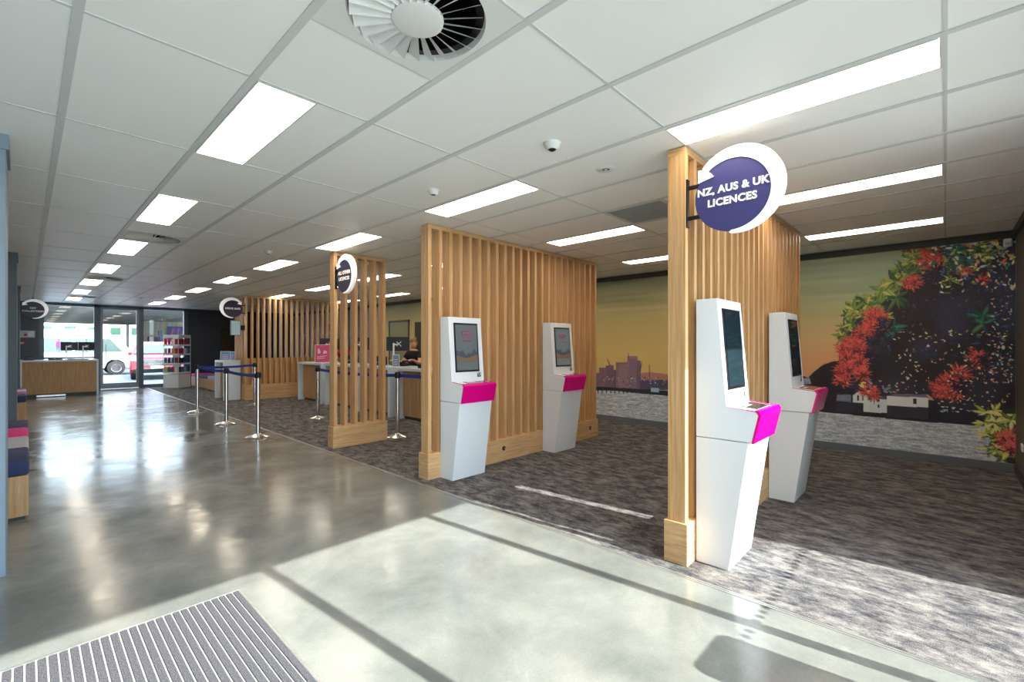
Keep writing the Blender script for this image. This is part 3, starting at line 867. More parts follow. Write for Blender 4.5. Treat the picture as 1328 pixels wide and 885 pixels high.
place(kb, False, (4.875, 3.838, 0), 0, 'smaller-looking white kiosk toward the mural end of the middle slatted screen')

# ------------------------------------------------------------------ round signs
def round_sign(label, centre, xax, text, r0=0.21, mirror=False, fill=NAVY, bracket=None, tsize=0.062):
    """centre of navy disc; xax reading direction"""
    t = thing('round_sign', label, 'sign', centre)
    M = frame_mat(centre, xax, (0, 0, 1))
    mx = -1 if mirror else 1
    MM = M @ Matrix.Diagonal((mx, 1, 1, 1))
    bm = NB(); prism(bm, [(r0*math.cos(a), r0*math.sin(a)) for a in np.linspace(0, 2*math.pi, 65)[:-1]], -0.012, 0.012, MM)
    mk('disc', bm, fill, t)
    R2 = r0*1.19; cx, cy = r0*0.13, r0*0.12
    N = 64
    out = [(cx+R2*math.cos(a), cy+R2*math.sin(a)) for a in np.linspace(R(139), R(-99), N)]
    inn = [(0.992*r0*math.cos(a), 0.992*r0*math.sin(a)) for a in np.linspace(R(141), R(-93), N)]
    inn[-1] = ((inn[-1][0]+out[-1][0])/2+0.004, (inn[-1][1]+out[-1][1])/2)
    bm = NB()
    for z in (-0.020, 0.020):
        vo = [bm.verts.new(MM @ Vector((p[0], p[1], z))) for p in out]
        vi = [bm.verts.new(MM @ Vector((p[0], p[1], z))) for p in inn]
        for i in range(N-1): bm.faces.new((vo[i], vo[i+1], vi[i+1], vi[i]))
        if z < 0: lo = (vo, vi)
    for L_, U_ in ((lo[0], vo), (lo[1], vi)):
        for i in range(N-1): bm.faces.new((L_[i], L_[i+1], U_[i+1], U_[i]))
    bm.faces.new((lo[0][0], vo[0], vi[0], lo[1][0])); bm.faces.new((lo[0][-1], vo[-1], vi[-1], lo[1][-1]))
    prism(bm, [(-r0*0.90, r0*0.86), (-r0*0.90, r0*0.50), (-r0*0.46, r0*0.60), (-r0*0.56, r0*0.72), (-r0*0.72, r0*0.84)], -0.0205, 0.0205, MM)
    mk('arrow_ring', bm, SIGNW, t)
    lines = text.split('\n')
    ls = tsize*1.25
    tl = []
    for k, s in enumerate(lines):
        y = (len(lines)-1)*ls/2 - k*ls + r0*0.02
        tl.append(text_mesh(s, tsize, M @ Matrix.Translation((0, y, 0.0135)), 0.0015, tsize*0.038))
    bm = NB()
    for me in tl: bm.from_mesh(me); bpy.data.meshes.remove(me)
    mk('lettering', bm, LETTER, t)
    if bracket:
        px, py = bracket           # where the arms meet the post
        d = Vector((px-centre[0], py-centre[1], 0)); L = d.length; d.normalize()
        bm = NB()
        MB_ = frame_mat((centre[0], centre[1], centre[2]), d, (0, 0, 1))
        for z in (-0.095, 0.095): box(bm, r0*0.80, L-0.006, z-0.011, z+0.011, -0.009, 0.009, M=MB_)
        box(bm, L-0.010, L-0.001, -0.150, 0.150, -0.016, 0.016, M=MB_)
        mk('bracket', bm, DARKM, t, label='black steel bracket')
    return t
round_sign('navy round sign reading NZ, AUS & UK LICENCES on the right-hand screen', (2.862, 0.915, 2.272), (0, -1, 0), 'NZ, AUS & UK\nLICENCES', r0=0.213, bracket=(2.862, 1.185), tsize=0.060)
round_sign('navy round sign reading ALL OTHER LICENCES on the narrow screen', (2.862, 5.70, 2.285), (0, -1, 0), 'ALL OTHER\nLICENCES', r0=0.213, fill=NAVYD, bracket=(2.862, 5.955), tsize=0.062)
round_sign('dark round sign reading DRIVE SAFE beside the far slatted screen', (3.525, 12.84, 2.285), (1, 0, 0), 'DRIVE SAFE', r0=0.213, mirror=True, fill=NAVYD, bracket=(3.80, 12.84), tsize=0.062)
ks = round_sign('dark round sign reading KEY COLLECTION above the far left counter', (0.135, 17.2, 2.30), (1, 0, 0), 'KEY\nCOLLECTION', r0=0.213, fill=NAVYD, tsize=0.062)
bm = NB(); box(bm, 0.127, 0.143, 17.192, 17.208, 2.50, 2.634); mk('hanging_rod', bm, DARKM, ks)

dp = thing('display_panel', 'pale blue upright panel mounted below the DRIVE SAFE sign', 'panel', (3.62, 12.86, 1.8))
bm = NB(); box(bm, 3.48, 3.70, 12.84, 12.90, 1.63, 2.00, bev=0.004); mk('housing', bm, DGREY, dp)
bm = NB(); box(bm, 3.49, 3.69, 12.836, 12.840, 1.64, 1.99); mk('face', bm, mat('pale blue panel', rgb(176, 212, 226), 0.4), dp)
bm = NB(); box(bm, 3.70, 3.80, 12.855, 12.885, 1.76, 1.88); mk('wall_bracket', bm, DARKM, dp)

# ------------------------------------------------------------------ rope barriers
def stanchion():
    r = thing('barrier_post', '', 'barrier post', (0, 0, 0), 0, 'chrome barrier posts')
    bm = NB(); lathe(bm, [(0, 0), (0.170, 0), (0.172, 0.008), (0.150, 0.020), (0.060, 0.040), (0.036, 0.052), (0.034, 0.06), (0, 0.06)], seg=36); mk('base', bm, CHROME, r, world=False, smooth=True)
    bm = NB(); lathe(bm, [(0, 0.055), (0.031, 0.055), (0.031, 0.885), (0, 0.885)], seg=24); mk('pole', bm, CHROME, r, world=False, smooth=True)
    bm = NB(); lathe(bm, [(0, 0.885), (0.038, 0.885), (0.040, 0.89), (0.040, 0.965), (0.034, 0.978), (0, 0.980)], seg=24)
    for a in range(4):
        box(bm, -0.012, 0.012, 0.036, 0.047, 0.895, 0.955, M=Matrix.Rotation(a*math.pi/2, 4, 'Z'))
    mk('belt_head', bm, BLACK, r, world=False, smooth=True)
    return r
sp = stanchion()
posts = {'a': (2.44, 11.25), 'b': (2.42, 9.18), 'c': (2.41, 7.55), 'd': (3.62, 11.55), 'e': (3.79, 8.62), 'f': (3.86, 6.02)}
plb = {'a': 'chrome post left in the front row of blue rope barriers', 'b': 'chrome post between two others in the front row of blue barriers', 'c': 'chrome post nearest the camera on the concrete, at the end of the belt',
       'd': 'chrome post behind the front row, beside the white podium', 'e': 'chrome post standing before the counters, left of the narrow slatted screen', 'f': 'chrome post between the narrow and the middle slatted screens'}
for k, key in enumerate('abcdef'):
    place(sp, k == 0, (posts[key][0], posts[key][1], 0), 0, plb[key])
def belt(a, b, label, sag=0.02):
    a = Vector((a[0], a[1], 0)); b = Vector((b[0], b[1], 0)); d = (b-a).normalized()
    p, q = a+d*0.049, b-d*0.049
    n = Vector((-d.y, d.x, 0))*0.0015
    bm = NB(); N = 14; rows = []
    for k in range(N+1):
        t = k/N; c_ = p.lerp(q, t); z = 0.925 - sag*4*t*(1-t)
        rows.append([bm.verts.new((c_.x+s*n.x, c_.y+s*n.y, z+h)) for s, h in ((1, -0.024), (1, 0.024), (-1, 0.024), (-1, -0.024))])
    for A, B in zip(rows, rows[1:]):
        for i in range(4): bm.faces.new((A[i], A[(i+1) % 4], B[(i+1) % 4], B[i]))
    bm.faces.new(rows[0]); bm.faces.new(rows[-1][::-1])
    return tag(mk('barrier_belt', bm, BELT), label, 'barrier belt', 'blue barrier belts')
belt(posts['a'], posts['d'], 'blue belt running back from the left post to the podium post')
belt(posts['a'], posts['b'], 'blue belt between the left and middle front posts')
belt(posts['b'], posts['c'], 'blue belt between the middle and the nearest front posts')
belt(posts['e'], posts['f'], 'long blue belt passing behind the narrow slatted screen', 0.03)
belt(posts['f'], (4.55, 4.02), 'blue belt running from the post to the back of the middle screen', 0.02)

# ------------------------------------------------------------------ counters facing -X
def counter(name, label, cat, x0, x1, y0, y1, h, back_open=True, t=0.05, setback=0.12):
    r = thing(name, label, cat, (x0, (y0+y1)/2, 0))
    bm = NB(); box(bm, x0, x1, y0, y0+t, 0, h-t, bev=0.002); mk('side_panel', bm, WLAM, r)
    bm = NB(); box(bm, x0, x1, y1-t, y1, 0, h-t, bev=0.002); mk('side_panel', bm, WLAM, r)
    bm = NB(); box(bm, x0, x1, y0, y1, h-t, h, bev=0.002); mk('worktop', bm, WLAM, r)
    bm = NB(); box(bm, x0+setback, x0+setback+0.02, y0+t, y1-t, 0.06, h-t)
    n = int((y1-y0)/0.12)
    for k in range(1, n):
        yy = y0+t+(y1-y0-2*t)*k/n
        box(bm, x0+setback-0.004, x0+setback, yy-0.055, yy+0.050, 0.06, h-t)
    mk('front_panel', bm, WOODF, r)
    bm = NB(); box(bm, x0+setback+0.03, x0+setback+0.04, y0+t, y1-t, 0, 0.06); mk('kick_board', bm, DGREY, r)
    return r
ulab = ['farthest white-edged service counter, carrying the pink notice', 'white-edged service counter second from the far slatted screen', 'white-edged service counter seen through and beside the narrow screen', 'white-edged service counter where the fair-haired clerk sits']
for k, (ya, yb) in enumerate([(10.65, 12.0), (9.1, 10.47), (7.72, 8.95), (6.05, 7.47)]):
    counter('service_counter', ulab[k], 'counter', 4.76, 5.46, ya, yb, 0.96)
pod = counter('podium', 'small white and oak podium with leaflets by the far booth', 'podium', 3.38, 3.76, 13.05, 13.82, 1.0)
# key collection counter faces -Y
kc = thing('reception_desk', 'oak-fronted key collection desk in front of the far window', 'desk', (0.7, 17.6, 0))
bm = NB(); box(bm, -0.55, 1.37, 17.32, 17.345, 0.09, 0.94)
n = 22
for k in range(n):
    xx = -0.55 + 1.92*k/n; box(bm, xx+0.003, xx+1.92/n-0.003, 17.312, 17.32, 0.09, 0.94)
mk('front_panel', bm, WOODF, kc)
bm = NB(); box(bm, -0.60, 1.41, 17.29, 18.0, 0.94, 0.985, bev=0.003); mk('worktop', bm, WLAM, kc)
bm = NB(); box(bm, 1.37, 1.41, 17.29, 18.0, 0, 0.94, bev=0.002); mk('side_panel', bm, WLAM, kc)
bm = NB(); box(bm, -0.095, -0.06, 17.29, 17.311, 0, 0.94, bev=0.002); mk('edge_post', bm, WLAM, kc)
bm = NB(); box(bm, -0.55, 1.37, 17.36, 17.38, 0, 0.09); mk('kick_board', bm, DGREY, kc)
bm = NB(); box(bm, 0.2, 0.75, 17.335, 17.36, 0.02, 0.06); mk('kick_grille', bm, METALT, kc)

# ------------------------------------------------------------------ monitors, desk things
def monitor():
    r = thing('computer_monitor', '', 'monitor')
    w, h = 0.54, 0.32
    bm = NB(); box(bm, -w/2, w/2, -0.018, 0.012, 0.34, 0.34+h, bev=0.004); mk('casing', bm, mat('monitor back', rgb(34, 40, 52), 0.5), r, world=False)
    bm = NB(); box(bm, -w/2+0.012, w/2-0.012, 0.012, 0.014, 0.352, 0.328+h); mk('display', bm, mat('monitor screen', rgb(40, 52, 60), 0.1, emit=rgb(150, 180, 200), estr=0.4), r, world=False)
    bm = NB()
    for a in (45, 135, 225, 315): box(bm, 0, 0.075, -0.009, 0.009, -0.004, 0.004, M=Matrix.Translation((0.02, -0.022, 0.50)) @ Matrix.Rotation(R(90), 4, 'X') @ Matrix.Rotation(R(a), 4, 'Z'))
    mk('mount_plate', bm, WHITE, r, world=False)
    bm = NB(); tube(bm, [(0.02, -0.03, 0.50), (-0.02, -0.09, 0.49), (-0.10, -0.12, 0.48)], 0.018); tube(bm, [(-0.10, -0.12, 0.0), (-0.10, -0.12, 0.52)], 0.022)
    lathe(bm, [(0, 0), (0.055, 0), (0.055, 0.012), (0, 0.012)], c=(-0.10, -0.12, 0))
    mk('arm', bm, WHITE, r, world=False, smooth=True)
    return r
mp_ = monitor()
tocam = lambda x, y: math.atan2(-x, y)     # rotation that turns local -Y towards the camera
for k, (x, y, z, extra, lb) in enumerate([(5.28, 8.22, 0.96, 0.0, 'monitor seen from behind on a white arm beside the fair-haired clerk'), (5.25, 11.25, 0.96, 0.1, 'monitor back just right of the pink notice'),
        (5.25, 9.72, 0.96, 0.0, 'monitor back seen between the slats of the narrow screen'), (0.84, 17.75, 0.985, 0.0, 'left of two monitors on the key collection desk'), (1.19, 17.72, 0.985, -0.2, 'right of two monitors on the key collection desk')]):
    o = place(mp_, k == 0, (x, y, z), (-math.atan2(x, y)+extra) if k < 3 else extra, lb)
    o.scale = (0.86, 0.86, 0.90) if k < 3 else (0.64, 0.64, 0.74)

def small_box_device(name, label, cat, x, y, z, rz, kind):
    r = thing(name, label, cat, (x, y, z), rz)
    if kind == 'phone':
        bm = NB(); prism(bm, [(0, 0), (0.2, 0), (0.2, 0.03), (0, 0.09)], -0.09, 0.09, Matrix.Rotation(R(90), 4, 'X')); mk('base', bm, BLACK, r, world=False)
        bm = NB(); box(bm, 0.02, 0.19, -0.085, -0.035, 0.08, 0.115, bev=0.01); mk('handset', bm, BLACK, r, world=False)
    elif kind == 'printer':
        bm = NB(); box(bm, -0.17, 0.17, -0.14, 0.14, 0, 0.18, bev=0.012); mk('body', bm, BLACK, r, world=False)
        bm = NB(); box(bm, -0.14, 0.14, -0.145, -0.14, 0.05, 0.09); mk('paper_slot', bm, GREYT, r, world=False)
        bm = NB(); box(bm, -0.12, 0.12, -0.08, 0.10, 0.18, 0.20, bev=0.004); mk('lid', bm, DGREY, r, world=False)
    elif kind == 'pad':
        bm = NB(); prism(bm, [(0, 0), (0.14, 0), (0.14, 0.02), (0, 0.075)], -0.055, 0.055, Matrix.Rotation(R(90), 4, 'X'), bev=0.004); mk('body', bm, BLACK, r, world=False)
        bm = NB(); box(bm, 0.02, 0.06, -0.035, 0.035, 0.068, 0.072, M=Matrix.Rotation(R(0), 4, 'Y')); mk('screen', bm, FGREY, r, world=False)
    elif kind == 'keyboard':
        bm = NB(); box(bm, -0.21, 0.21, -0.07, 0.07, 0, 0.018, bev=0.004); mk('body', bm, BLACK, r, world=False)
        bm = NB(); box(bm, -0.20, 0.20, -0.06, 0.06, 0.018, 0.024, bev=0.002); mk('keys', bm, DGREY, r, world=False)
    return r
small_box_device('desk_printer', 'squat black printer on the clerk\'s counter, left of her monitor', 'printer', 5.15, 8.75, 0.96, -0.6, 'printer')
small_box_device('desk_phone', 'black desk telephone in front of the fair-haired clerk', 'phone', 5.15, 7.95, 0.96, 0.4, 'phone')
small_box_device('card_terminal', 'small black card terminal on the counter edge before the clerk', 'terminal', 4.95, 6.98, 0.96, 0.3, 'pad')
small_box_device('keyboard', 'black keyboard under the hands of the fair-haired clerk', 'keyboard', 5.34, 8.42, 0.96, 1.2, 'keyboard')
small_box_device('desk_printer', 'black printer on the counter behind the narrow slatted screen', 'printer', 5.18, 10.15, 0.96, -0.5, 'printer')
small_box_device('desk_phone', 'black telephone at the left end of the key collection desk', 'phone', -0.04, 17.55, 0.985, 0.0, 'phone')
small_box_device('card_terminal', 'left of two small black terminals on the key collection desk', 'terminal', 0.42, 17.55, 0.985, 0.0, 'pad')
small_box_device('card_terminal', 'right of two small black terminals on the key collection desk', 'terminal', 0.56, 17.50, 0.985, 0.0, 'pad')
small_box_device('keyboard', 'black keyboard before the monitors on the key collection desk', 'keyboard', 1.0, 17.42, 0.985, 0.0, 'keyboard')

# pink notice in a clear stand
def notice(x, y, z, rz, w, h, label, base_col, style):
    r = thing('notice_stand', label, 'notice', (x, y, z), rz)
    bm = NB(); box(bm, -w/2-0.012, w/2+0.012, 0.0, 0.006, 0.0, h+0.02, bev=0.001); box(bm, -w/2-0.012, w/2+0.012, -0.05, 0.06, 0, 0.006)
    mk('holder', bm, WHITEP, r, world=False)
    bm = NB(); box(bm, -w/2, w/2, -0.002, -0.0005, 0.012, h+0.008); mk('sheet', bm, base_col, r, world=False)
    bm = NB()
    if style == 'pink':
        MZ = frame_mat((0, -0.0025, 0), (1, 0, 0), (0, 0, 1))
        prism(bm, [(-w*.38, h*.30), (w*.30, h*.38), (w*.30, h*.42), (-w*.38, h*.35)], 0, 0.0008, MZ)
        prism(bm, [(-w*.38, h*.20), (w*.18, h*.26), (w*.18, h*.29), (-w*.38, h*.24)], 0, 0.0008, MZ)
        prism(bm, [(-w*.30, h*.50), (-w*.12, h*.56), (-w*.20, h*.78), (-w*.30, h*.84), (-w*.34, h*.66)], 0, 0.0008, MZ)
        prism(bm, [(w*.02, h*.50), (w*.34, h*.55), (w*.30, h*.66), (w*.10, h*.72)], 0, 0.0008, MZ)
    else:
        MZ = frame_mat((0, -0.0025, 0), (1, 0, 0), (0, 0, 1))
        for k in range(3): prism(bm, [(-w*.35, h*(.2+.2*k)), (w*.3, h*(.2+.2*k)), (w*.3, h*(.26+.2*k)), (-w*.35, h*(.26+.2*k))], 0, 0.0008, MZ)
    mk('print', bm, mat('pale print', rgb(240, 200, 214), 0.5), r, world=False)
    return r
notice(4.95, 11.0, 0.96, -math.atan2(4.95, 11.0), 0.32, 0.42, 'pink and white notice in a clear holder on the farthest counter', mat('notice pink', rgb(206, 60, 110), 0.4), 'pink')
notice(4.98, 7.82, 0.96, -math.atan2(4.98, 7.82), 0.11, 0.22, 'small blue leaflet holder on the counter left of the clerk', mat('leaflet blue', rgb(96, 136, 168), 0.4), 'b')
notice(3.50, 13.35, 1.0, -0.25, 0.20, 0.21, 'blue and white leaflet holder, larger of the pair on the podium', mat('leaflet blue b', rgb(84, 136, 196), 0.4), 'b')
notice(3.68, 13.45, 1.0, -0.25, 0.12, 0.20, 'blue leaflet holder, smaller of the pair on the podium', mat('leaflet blue c', rgb(96, 150, 206), 0.4), 'b')

# wall things at the far end
tv = thing('television', 'black television on the charcoal far wall', 'television', (5.15, YN-0.05, 1.3))
bm = NB(); box(bm, 4.86, 6.1, YN-0.06, YN-0.001, 0.72, 1.98, bev=0.006); mk('casing', bm, BLACK, tv)
bm = NB(); box(bm, 4.90, 6.06, YN-0.063, YN-0.06, 0.76, 1.94); mk('display', bm, mat('tv glass', rgb(12, 12, 14), 0.1), tv)
bm = NB(); box(bm, -0.13, 0.19, YN-0.075, YN-0.061, 1.60, 1.80)
nt_ = thing('wall_notice', 'pale notice with a red spot on the slate wall behind the desk', 'notice', (0.03, YN-0.07, 1.6))
mk('sheet', bm, mat('pale notice', rgb(170, 184, 200), 0.5), nt_)
bm = NB(); lathe(bm, [(0, 0.002), (0.035, 0.002), (0.035, 0)], M=frame_mat((0.0, YN-0.0755, 1.68), (1, 0, 0), (0, 0, 1))); mk('spot', bm, mat('red print', rgb(170, 20, 40), 0.5), nt_)
bm = NB(); box(bm, 0.05, 0.17, YN-0.077, YN-0.075, 1.63, 1.78); mk('picture', bm, WHITEP, nt_)
fa = thing('alarm_panel', 'small red-edged call point below the pale notice', 'alarm', (-0.06, YN-0.07, 1.4))
bm = NB(); box(bm, -0.14, -0.01, YN-0.09, YN-0.061, 1.40, 1.49, bev=0.004); mk('housing', bm, mat('red print'  , (0,0,0,1)), fa)
bm = NB(); box(bm, -0.12, -0.03, YN-0.092, YN-0.09, 1.42, 1.47); mk('plate', bm, FGREY, fa)
# pink posters on the wall beyond the counters, seen through the far screen
for k, (y, z, w, h) in enumerate([(17.9, 1.35, 0.35, 0.9), (16.9, 1.75, 0.45, 0.5), (15.9, 2.0, 0.35, 0.4), (15.0, 1.9, 0.3, 0.45)]):
    p = thing('wall_poster', ['pink and white poster behind the far slats, lowest and farthest', 'pink and white poster behind the far slats, second from the far wall', 'pink and white poster behind the far slats, hung highest', 'pink and white poster behind the far slats, nearest the counters'][k], 'poster', (XE, y, z), 0, 'pink posters behind the far screen')
    bm = NB(); box(bm, XE-0.008, XE-0.001, y-w/2, y+w/2, z-h/2, z+h/2); mk('sheet', bm, WHITEP, p)
    bm = NB(); prism(bm, [(-w*.3, -h*.4), (w*.1, -h*.3), (w*.3, h*.2), (0, h*.42), (-w*.2, h*.1)], 0, 0.001, frame_mat((XE-0.009, y, z), (0, -1, 0), (0, 0, 1))); mk('print', bm, FPINK, p)

# ------------------------------------------------------------------ benches
def bench(label, x0, x1, y0, y1, cushions, front_is_x1=True, h=0.35, lt=0.12, name='bench'):
    r = thing(name, label, 'bench', ((x0+x1)/2, (y0+y1)/2, 0))
    bm = NB(); box(bm, x0, x1, y0, y1, 0.03, h, bev=0.002); mk('base', bm, WOODF, r)
    bm = NB(); box(bm, x0+0.02, x1-0.02, y0+0.02, y1-0.02, 0, 0.03); mk('plinth', bm, BLACK, r)
    n = len(cushions); L = (y1-y0)/n
    for k, m_ in enumerate(cushions):
        bm = NB(); box(bm, x0+0.002, x1+0.004, y0+L*k+0.002, y0+L*(k+1)-0.002, h, h+lt, bev=0.022)
        mk('cushion', bm, m_, r, smooth=True)
    return r
bench('oak bench with navy, grey, pink and slate cushions against the left wall, nearest', -0.60, 0.017, 5.30, 8.20, [FNAVY, FGREY, FPINK, FNAVY])
bench('farther oak bench with coloured cushions against the left wall', -0.60, 0.010, 12.1, 14.25, [FNAVY, FBLUE, FPINK, FGREY, FBLUE])
bench('oak bench with pink and blue cushions behind the white podium', 3.86, 4.45, 14.6, 18.6, [FBLUE, FGREY, FBLUE, FPINK], h=0.33, lt=0.10)

# ------------------------------------------------------------------ entrance mat
em = thing('entrance_mat', 'ribbed grey entrance mat set in the concrete floor', 'mat', (-0.1, 2.0, 0))
bm = NB(); X0, X1, Y0, Y1 = -1.1, 0.822, 0.9, 2.89
box(bm, X0, X1, Y0, Y1, 0.0005, 0.003)
mk('base_sheet', bm, mat('mat channel', rgb(190, 190, 186), 0.5), em)
n = 56; ps = (X1-X0)/n
bm0 = NB(); box(bm0, X0+0.003, X0+ps-0.004, Y0+0.01, Y1-0.01, 0.003, 0.009, bev=0.0015)
s0 = mk('fibre_strip', bm0, MATF, em)
for k in range(1, n):
    o = s0.copy(); COL.objects.link(o); o.parent = em; o.location = (ps*k, 0, 0)
bm = NB(); box(bm, X1, X1+0.008, Y0, Y1+0.008, 0, 0.006); box(bm, X0, X1, Y1, Y1+0.008, 0, 0.006)
mk('edge_frame', bm, METALT, em)

# marks on the street glazing: a row of dots and rounded stickers
bm = NB()
for k in range(34):
    x = 2.20 + 0.055*k
    if abs(x-2.60) < 0.04: continue
    prism(bm, [(0.017*math.cos(a), 0.017*math.sin(a)) for a in np.linspace(0, 2*math.pi, 13)[:-1]], 0, 0.001, frame_mat((x, YS-0.054, 0.86), (1, 0, 0), (0, 0, 1)))
tag(mk('window_decal', bm, DGREY), 'row of small dots stuck across the street window', 'decal')
def rrect(w, h, r):
    p = []
    for cx, cy, a0 in ((w/2-r, h/2-r, 0), (-w/2+r, h/2-r, 90), (-w/2+r, -h/2+r, 180), (w/2-r, -h/2+r, 270)):
        for a in np.linspace(a0, a0+90, 6): p.append((cx+r*math.cos(R(a)), cy+r*math.sin(R(a))))
    return p
for k, (x, z, w, h) in enumerate([(2.26, 0.72, 0.34, 0.42), (1.84, 0.62, 0.34, 0.42)]):
    bm = NB(); prism(bm, rrect(w, h, 0.05), 0, 0.002, frame_mat((x, YS-0.053, z), (1, 0, 0), (0, 0, 1)))
    tag(mk('window_sticker', bm, DGREY), 'rounded sticker on the street window, %s of the pair' % ('right' if k == 0 else 'left'), 'sticker')

# ------------------------------------------------------------------ brochure rack, turned corner-on
rk = thing('brochure_rack', 'white brochure rack standing on the carpet by the far window', 'rack', (3.42, 18.35, 0), R(40))
w = 0.26
bm = NB(); box(bm, -w, w, -w, w, 0.0, 0.44, bev=0.004); mk('base_box', bm, WHITE, rk, world=False)
bm = NB(); box(bm, -0.02, w-0.12, -0.02, w-0.12, 0.44, 1.66); mk('core', bm, WHITEP, rk, world=False)
SH = []
for k in range(4):
    z = 0.46 + 0.30*k
    bm = NB(); box(bm, -w, w, -w, w, z, z+0.012); box(bm, -w, w, -w, -w+0.008, z, z+0.05); box(bm, -w, -w+0.008, -w, w, z, z+0.05)
    mk('shelf', bm, WHITE, rk, world=False)
bm = NB()
for (a, b) in ((-w, -w), (w-0.012, -w), (-w, w-0.012)): box(bm, a, a+0.012, b, b+0.012, 0.44, 1.67)
box(bm, -w, w, -w, -w+0.01, 1.62, 1.72); box(bm, -w, -w+0.01, -w, w, 1.62, 1.72)
mk('side_frame', bm, WHITE, rk, world=False)
cover = [mat('cover %d' % k, rgb(*c_), 0.4) for k, c_ in enumerate([(190, 40, 90), (230, 226, 224), (60, 110, 160), (40, 50, 70), (200, 170, 60), (150, 160, 170), (150, 40, 50), (40, 90, 130)])]
rndm = random.Random(3)
bnames = {0: 'lowest', 1: 'second', 2: 'third', 3: 'top'}
cnames = ['crimson', 'white', 'blue', 'navy', 'yellow', 'grey', 'dark red', 'teal']
MRK = Matrix.Translation((3.42, 18.35, 0)) @ Matrix.Rotation(R(40), 4, 'Z')
for k in range(4):
    for side in range(2):
        for j in range(4):
            z = 0.474 + 0.30*k
            u = -w+0.035 + 0.12*j
            ci = rndm.choice([0, 1, 0, 6]) if k == 3 else rndm.randrange(8)
            bm = NB()
            if side == 0: box(bm, u, u+0.10, -w+0.03, -w+0.045, z, z+0.21)
            else: box(bm, -w+0.03, -w+0.045, u+0.02, u+0.115, z, z+0.21)
            bmesh.ops.transform(bm, matrix=MRK, verts=bm.verts)
            tag(mk('brochure', bm, cover[ci]), '%s brochure, %s shelf of the rack, %s face, %s from its left' % (cnames[ci], bnames[k], 'right' if side == 0 else 'left', ['first', 'second', 'third', 'fourth'][j if side == 0 else 3-j]), 'brochure', 'brochures in the rack, %s shelf' % bnames[k])

# ------------------------------------------------------------------ people
def skin_mesh(name, verts, edges, radii, m, parent, sub=2, root=0):
    me = bpy.data.meshes.new(name)
    me.from_pydata([Vector(v) for v in verts], edges, [])
    o = bpy.data.objects.new(name, me); COL.objects.link(o)
    o.modifiers.new('s', 'SKIN')
    sv = me.skin_vertices[0].data if me.skin_vertices else None
    if sv is None:
        bmq = bmesh.new(); bmq.from_mesh(me); lay = bmq.verts.layers.skin.verify()
        for i, v in enumerate(bmq.verts):
            v[lay].radius = radii[i] if isinstance(radii[i], tuple) else (radii[i], radii[i]); v[lay].use_root = (i == root)
        bmq.to_mesh(me); bmq.free()
    else:
        for i, s in enumerate(sv):
            s.radius = radii[i] if isinstance(radii[i], tuple) else (radii[i], radii[i]); s.use_root = (i == root)
    ms = o.modifiers.new('u', 'SUBSURF'); ms.levels = sub; ms.render_levels = sub
    bpy.context.view_layer.update()
    ev = bpy.data.meshes.new_from_object(o.evaluated_get(bpy.context.evaluated_depsgraph_get()))
    bpy.data.objects.remove(o)
    ev.name = name; ev.materials.clear()
    ev.polygons.foreach_set('use_smooth', [True]*len(ev.polygons))
    return link(name, ev, m, parent, world=False)
